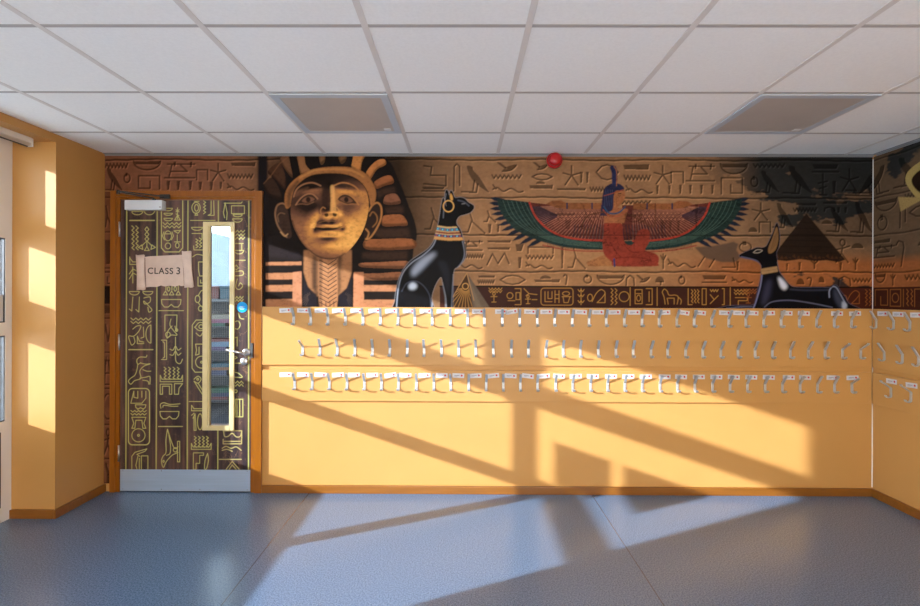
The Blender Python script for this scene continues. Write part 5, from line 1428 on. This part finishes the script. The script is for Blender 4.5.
def zv(x, y0, y1, n, a=1.2):
    return [(x + (a if i % 2 else -a), y0 + (y1 - y0) * i / n) for i in range(n + 1)]
def zh(x0, x1, y, n, a=1.1):
    return [(x0 + (x1 - x0) * i / n, y + (a if i % 2 else -a)) for i in range(n + 1)]
def half(x0, x1, y0, y1):
    return [(x0, y0)] + circ((x0 + x1) / 2, y0, (x1 - x0) / 2, y1 - y0, 12, math.pi, 0) + [(x0, y0)]
def up(x0, x1, y0, y1):
    return [(x0, y1)] + circ((x0 + x1) / 2, y1, (x1 - x0) / 2, y1 - y0, 12, math.pi, 2 * math.pi) + [(x1, y1)]
def goggles(x0, x1, y0, y1):
    m = (x0 + x1) / 2; q = (y1 - y0)
    return [(x0, y0), (x1, y0), (x1 - 0.5, y0 + q * .6), (x1 - 3, y1), (m + 3, y1), (m, y0 + q * .65), (m - 3, y1), (x0 + 3, y1), (x0 + .5, y0 + q * .6), (x0, y0)]
def tri(x, y, s):
    return [(x, y), (x - s, y + 1.7 * s), (x + s, y + 1.7 * s), (x, y)]
# column A
g([half(132, 143, 211.5, 215), half(144, 155, 210, 215)]); g([[(130, 220.6), (154.5, 220.6)]], 1.2)
g([zv(133.2, 226, 250, 11), zv(137.2, 226, 250, 11), [(147, 227), (149, 229.5), (147, 232), (145, 229.5), (147, 227)], [(147, 232), (149, 234.5), (147, 237), (145, 234.5), (147, 232)], [(147, 237), (149, 239), (147, 241.5), (145, 239), (147, 237)], [(147, 241), (147, 247)], [(147, 241), (142, 246)], [(147, 241), (152, 246)], tri(147, 246.5, 2.4), [(142, 245), (138.5, 247.5), (143, 249.5), (142, 245)], [(152, 245), (155.5, 247.5), (151, 249.5), (152, 245)]])
g([[(130, 257), (130, 264.5), (138, 264.5)], [(130, 258), (133, 262), (138, 262)], [(133, 267), (133, 283)], [(129.5, 274), (133, 269), (137, 271)], [(129.5, 279), (133, 273), (137, 275)]])
g([half(129.5, 139.5, 291.5, 295), half(143, 153, 291.5, 295), [(133, 297), (132, 311), (129.5, 309)], [(139.5, 297), (139, 312), (136, 309.5)], smooth([(144, 298), (150, 297), (150, 302), (145, 304), (144, 301), (149, 306), (152, 310), (149, 312), (148, 307)], False)])
g([zh(131, 151, 319, 8), zh(131, 151, 322.4, 8)])
g([smooth([(133, 329), (137, 326), (141, 326), (139, 331), (134, 336), (129, 336), (130, 341), (132, 345), (135, 342), (134, 337)], False), [(143.5, 327), (144, 337), (141, 338)], [(137.5, 336), (137.5, 343.5), (144, 343.5)], [(137.5, 336), (139.5, 341), (144, 342)], [(151, 325), (151, 343)], circ(151, 334, 5, 9, 12, math.pi * .5, math.pi * 1.5)])
g([[(129, 349.5), (153, 349.5)]], 1.0)
g([smooth([(147, 355), (146, 357), (140, 357), (137, 360), (138, 364), (141, 362.5)], False), smooth([(138, 364), (137, 370), (135, 375), (131, 378), (128.6, 381), (131, 384), (134, 381), (136, 380), (141, 378), (140, 371), (144, 366), (150, 364)], False),
   smooth([(141, 363), (146, 364), (150, 363.5)], False), smooth([(143, 369.5), (147, 371), (151, 371)], False), smooth([(140, 378), (146, 377), (150, 376.5), (150, 384)], False), smooth([(143, 380), (148, 381), (149, 384)], False)])
g([rrect(128.6, 388.3, 149.6, 444.5, 4)], 1.0)
g([[(134, 391), (134, 397), (138, 398), (138, 391)], [(134, 391), (131, 403), (142, 403), (146, 398), (146, 391)], [(142, 391), (142, 397)]]); g([goggles(135.5, 146, 404.5, 409), zh(131, 146.5, 411, 8, .8), zh(131, 146.5, 414, 8, .8), [(132, 417), (146, 417), (144, 423), (146, 428), (143, 428), (142, 420), (136, 420), (135, 428), (132, 428), (134, 423), (132, 417)], circ(138.6, 435, 6.6, 6.6, 24), circ(138.6, 435, 1, 1, 8)])
g([[(132, 472), (132, 456), (135, 452), (147, 448.5), (145, 451), (137, 454), (140, 456)], [(138, 456), (136, 465), (138, 472)], [(141.5, 472), (141.5, 455.5), (148, 455.5), (148, 472)], [(139.5, 472), (139.5, 458)]])
# column B
g([[(161.5, 196), (161.5, 248), (165, 252), (179, 252), (182.7, 248), (182.7, 196)]], 1.0)
g([half(164, 172.5, 208.5, 211), half(164, 172.5, 213.5, 215.5), half(164, 172.5, 218.5, 221), [(177.5, 208), (177.5, 219)], [(176, 210), (179, 212)], [(179, 210), (176, 212)], [(176, 214), (179, 216)], tri(177.5, 215.5, 2.8), zh(163, 181, 223.8, 8), zh(163, 181, 227, 8)])
g([circ(168, 236, 3.6, 5, 14), [(164, 232), (162.5, 236), (164.5, 240)], [(172, 232), (173.5, 236), (171.5, 240)], [(165, 234), (171, 234)], circ(168, 246, 2.8, 3, 12), [(174, 231), (180.5, 230.5), (178, 233.5), (174, 231)], [(177.3, 235), (177.3, 242)], [(174.5, 242), (180.5, 242)], circ(177.3, 245.5, 1.8, 2.6, 12)])
g([[(166, 284), (166, 290)], tri(165.5, 291, 2.3), [(172, 284), (172, 290)], tri(171.7, 291, 2.3), [(178.3, 284), (178.3, 290)], tri(178.3, 291, 2.3), circ(168.7, 289, 1.2, 2.2, 10), circ(175.2, 289, 1.2, 2.2, 10), goggles(161.5, 181, 299.5, 307), [(159, 310.6), (183.5, 310.6)]])
g([[(165, 331), (165, 315), (177, 315), (176.5, 331)], smooth([(171, 319), (170, 325), (174, 331), (177, 335), (171, 335), (167, 338), (168, 331), (172, 326)], False), circ(168, 334.5, 2.4, 2.6, 12), [(175, 326), (176, 331)], circ(176.6, 330, 1.2, 1.4, 8)])
g([[(161.5, 340), (166.7, 340), (166.7, 359.4), (161.5, 359.4)], [(163, 341.5), (164.6, 343), (164.6, 357), (163, 358)], smooth([(175.5, 337), (175.5, 352), (176, 361), (180, 363.5), (182.5, 359)], False), smooth([(170, 349), (173, 350), (175.5, 346), (178, 350), (181, 348)], False), smooth([(170, 354.5), (173, 355), (175.5, 351), (178, 355), (181, 353)], False)])
g([zv(165.2, 367, 379, 7, 1), zv(169.6, 367, 379, 7, 1), zv(174, 367, 379, 7, 1), zv(178.2, 367, 379, 7, 1), [(160.3, 375), (160.3, 381.5), (182.6, 381.5), (182.6, 375), (181, 379), (162, 379), (160.3, 375)], [(160.3, 394), (160.3, 384), (171.8, 384), (171.8, 394), (169.5, 394), (169.5, 386), (162.5, 386), (162.5, 394), (160.3, 394)], [(174.5, 394), (174.5, 383.5), (182.6, 383.5), (179, 388), (178.5, 394), (174.5, 394)]])
g([smooth([(161, 408), (160.6, 404), (164, 402.5), (169, 404), (175, 404), (180, 403.5)], False), smooth([(163, 407), (164, 405), (172, 406), (178, 406)], False), goggles(160, 179, 411.2, 418.6), [(158.5, 426.2), (182.5, 426.2)]])
g([smooth([(167.5, 429), (169, 434), (171, 440), (174.5, 448), (178, 446.5)], False), smooth([(167.5, 429), (166, 440), (166, 452), (163, 456), (161.5, 461), (163.5, 467), (166.5, 461), (172, 455), (176, 453), (178, 452)], False), smooth([(169, 435), (170.5, 445), (170, 453), (166.5, 455)], False), [(178, 441), (179.7, 441), (179.7, 461.5), (177.5, 461.5), (177.5, 441)], circ(175.3, 449.5, 2, 2.2, 12), circ(163.6, 461, .8, 1, 8)])
# column C
g([circ(196, 208, 4.2, 5.6, 16), circ(196.5, 208, 2, 3.4, 12), [(194.5, 201.5), (199, 201.5)], tri(196.3, 213, 1.4), zv(204.5, 201, 214, 8, 1.1), [(211, 200), (211, 214), (208, 215.5), (214, 215.5), (213.6, 200)], [(190.5, 220.6), (215, 220.6)]])
g([half(191.5, 202.5, 227.5, 230.5), [(192, 233.6), (202, 233.6), (202, 239)], zv(197, 239, 248, 6), zv(200.5, 238, 248, 6), [(193.5, 246), (194, 250), (203, 250)], smooth([(192.5, 257), (197, 254.5), (203, 255.5)], False)])
g([[(203.5, 262), (198.5, 262), (198.5, 270), (199.5, 276), (203.5, 276)], [(198, 277), (198, 286), (204, 286)], [(200.5, 280), (200.5, 283), (204, 283)], circ(197.5, 299, 2.4, 3.6, 12), smooth([(198, 296), (201, 291), (204, 290)], False), smooth([(198.5, 303), (201, 306), (204, 306)], False), circ(200.5, 308.5, 2.2, 2.6, 12)])
g([[(203.5, 320), (196, 320), (192.2, 325), (192, 368), (195, 372), (203.5, 372)], smooth([(195, 327), (199, 322.5), (203, 323)], False), circ(201, 326.6, 2.2, 2, 12), smooth([(194.5, 327), (199, 330.5), (203.5, 330)], False), smooth([(196, 333), (200, 336), (203, 332)], False), [(195.5, 344), (203.5, 344)], [(195.5, 344), (196.5, 350), (195.5, 355), (199, 354), (199, 347)], circ(201.5, 362, 6, 6, 20), circ(201.5, 362, 1, 1, 8)])
g([smooth([(194, 379), (198, 376), (201, 379), (198, 383), (194, 381)], False), [(194, 381), (199, 389), (203, 395)], [(198, 383), (203, 391)], circ(197.7, 379, 1, 1, 8), [(189, 401.3), (203.3, 401.3)], [(191.5, 405), (191.5, 410.5), (203, 410.5)], [(191.5, 405), (194, 408.5), (203, 408.5)], [(193, 418), (195, 413.6), (196, 430), (194, 430), (194, 417)], circ(200, 421.5, 2.6, 8, 16), [(191.5, 415), (194, 413)]])
g([zv(195.3, 436, 447, 7, 1), zv(199.3, 436, 447, 7, 1), zv(203.3, 436, 447, 7, 1), zv(207.3, 436, 447, 7, 1), [(191.3, 443), (191.3, 449), (211, 449), (211, 443), (209, 446.6), (193, 446.6), (191.3, 443)], [(193.3, 469), (193.3, 452.5), (203.5, 452.5), (203.5, 455), (199.6, 455), (199.6, 463), (196, 463), (196, 469), (193.3, 469)], smooth([(207.5, 453), (208.3, 460), (206.5, 468), (204.5, 468), (205, 460), (207.5, 453)], False)])
# column D
g([[(224.5, 218), (223.3, 213), (225, 203), (227, 213), (226.5, 220)], [(224, 203.4), (241, 203.4), (242, 202)], [(231.3, 206), (244.2, 206), (244.2, 213.8), (231.3, 213.8), (231.3, 206)], half(233, 242, 214.6, 217), half(232.5, 242, 219, 222.4), zh(233.5, 244.5, 231.5, 6), zh(233.5, 244.5, 235, 6), zh(233.5, 244.5, 238.5, 6), [(233.5, 243.6), (243, 243.6)], [(241.5, 243.6), (241.5, 250)], half(234, 243.5, 250.5, 254), [(233.5, 260.3), (245, 260.3)]])
g([[(236, 265), (238.5, 268), (236, 270), (234, 268), (236, 265)], smooth([(234, 272), (242, 271), (242.5, 275), (234, 276)], False), smooth([(237, 279), (235.5, 287), (239, 289.5), (242.5, 286), (240, 283), (238.5, 286)], False), zh(233.5, 243, 297.5, 6), zh(233.5, 243, 300.5, 6), smooth([(238, 313), (240, 318), (243.5, 319)], False), smooth([(234, 322), (238, 321), (240, 325), (237.5, 329), (234, 328)], False), [(234, 338), (237, 337), (237, 346)], smooth([(234, 356), (237, 357.5), (234, 359)], False), [(233.5, 363), (245, 363)], smooth([(234, 372), (238, 373), (242, 377), (234, 377)], False), zh(233.5, 243, 382, 5), zh(233.5, 243, 385, 5)])
g([circ(235.5, 391, 1.5, 1.5, 10), [(236.8, 399), (236.8, 416)], [(239.5, 399), (239.5, 416)], [(235, 399), (242.6, 399), (242.6, 416.5), (235, 416.5), (235, 399)]], 0.9)
g([[(223, 430.5), (241.5, 430.5), (241.5, 438)], smooth([(223.5, 431), (224.5, 436), (228, 436), (232, 433), (236, 436.5), (240, 436), (241.5, 431)], False), [(223, 439), (223, 443.5), (241.3, 443.5), (241.3, 439)], [(224, 441), (240, 441)], smooth([(222, 448), (226, 446), (231, 448), (236, 446.5), (241, 450)], False), smooth([(222, 450), (227, 449), (232, 451)], False), [(219, 459), (241, 459)], [(226, 469), (232, 461), (239, 469)], [(229, 469), (232, 464.5), (236, 469)]], 0.95, 0.85, (190, 180, 110))
dv.gain = DOOR_GAIN
M['doorprint'] = print_mat('door_vinyl', 0.38, 0.45)
print_mesh(dv, {0: 'decorated_vinyl'}, lambda A, Z: (A - LX0, 0 * A - 0.0001, Z), M['doorprint'], door,
           cut=lambda a, z: (a > GX0 - 0.012) & (a < GX1 + 0.012) & (z > GZ0 - 0.012) & (z < GZ1 + 0.012))
# ------------------------------------------------------------------ light: low sun through the windows on the left, sky, exposure
sun = bpy.data.lights.new('sun', 'SUN'); so = bpy.data.objects.new('sun', sun); COL.objects.link(so)
sdir = Vector((2.13, 1.0, -0.336 * 2.13)).normalized()
so.rotation_euler = sdir.to_track_quat('-Z', 'Y').to_euler()
so.location = (-6, -2, 4)
sun.energy = 6.3; sun.angle = math.radians(0.53); sun.color = (0.98, 0.98, 1.0)
w = bpy.data.worlds.new('sky'); SC.world = w; w.use_nodes = True
wn = w.node_tree
bg = wn.nodes['Background']
tcw = wn.nodes.new('ShaderNodeTexCoord'); sxw = wn.nodes.new('ShaderNodeSeparateXYZ'); rw = wn.nodes.new('ShaderNodeValToRGB')
wn.links.new(tcw.outputs['Generated'], sxw.inputs[0]); wn.links.new(sxw.outputs['Z'], rw.inputs['Fac'])
rw.color_ramp.elements[0].color = (0.92, 0.96, 1.0, 1); rw.color_ramp.elements[0].position = 0.0
rw.color_ramp.elements[1].color = (0.50, 0.68, 0.92, 1); rw.color_ramp.elements[1].position = 0.8
wn.links.new(rw.outputs['Color'], bg.inputs['Color']); bg.inputs['Strength'].default_value = 4.4

def area(name, loc, rot, sx_, sy_, e, color):
    l = bpy.data.lights.new(name, 'AREA'); l.shape = 'RECTANGLE'; l.size = sx_; l.size_y = sy_; l.energy = e; l.color = color
    o = bpy.data.objects.new(name, l); COL.objects.link(o); o.location = loc; o.rotation_euler = rot
    return o
# added warm fill light outside the opening behind the camera, no real source
area('warm_fill_behind', ((FW[0] + FW[1]) / 2, YF - 0.15, (FW[2] + FW[3]) / 2), (math.radians(90), 0, 0), FW[1] - FW[0], FW[3] - FW[2], 58, (1.0, 0.70, 0.36))

cam = bpy.data.cameras.new('camera'); co = bpy.data.objects.new('camera', cam); COL.objects.link(co)
cam.sensor_width = 36.0; cam.lens = CAM_F * 36.0 / 920.0; cam.clip_start = 0.05
co.location = (0, 0, CAM_H)
cam.shift_y = -(303.0 - CAM_CY) / 920.0
Rm = Matrix.Rotation(CAM_YAW, 4, 'Z') @ Matrix.Rotation(math.pi / 2, 4, 'X') @ Matrix.Rotation(CAM_ROLL, 4, 'Z')
co.rotation_euler = Rm.to_euler()
SC.camera = co
SC.view_settings.view_transform = 'Standard'; SC.view_settings.look = 'None'
SC.view_settings.gamma = 1.0; SC.view_settings.exposure = 1.2; SC.view_settings.use_curve_mapping = False
SC.cycles.max_bounces = 12; SC.cycles.diffuse_bounces = 8; SC.cycles.glossy_bounces = 4; SC.cycles.transparent_max_bounces = 16
SC.cycles.sample_clamp_indirect = 6.0
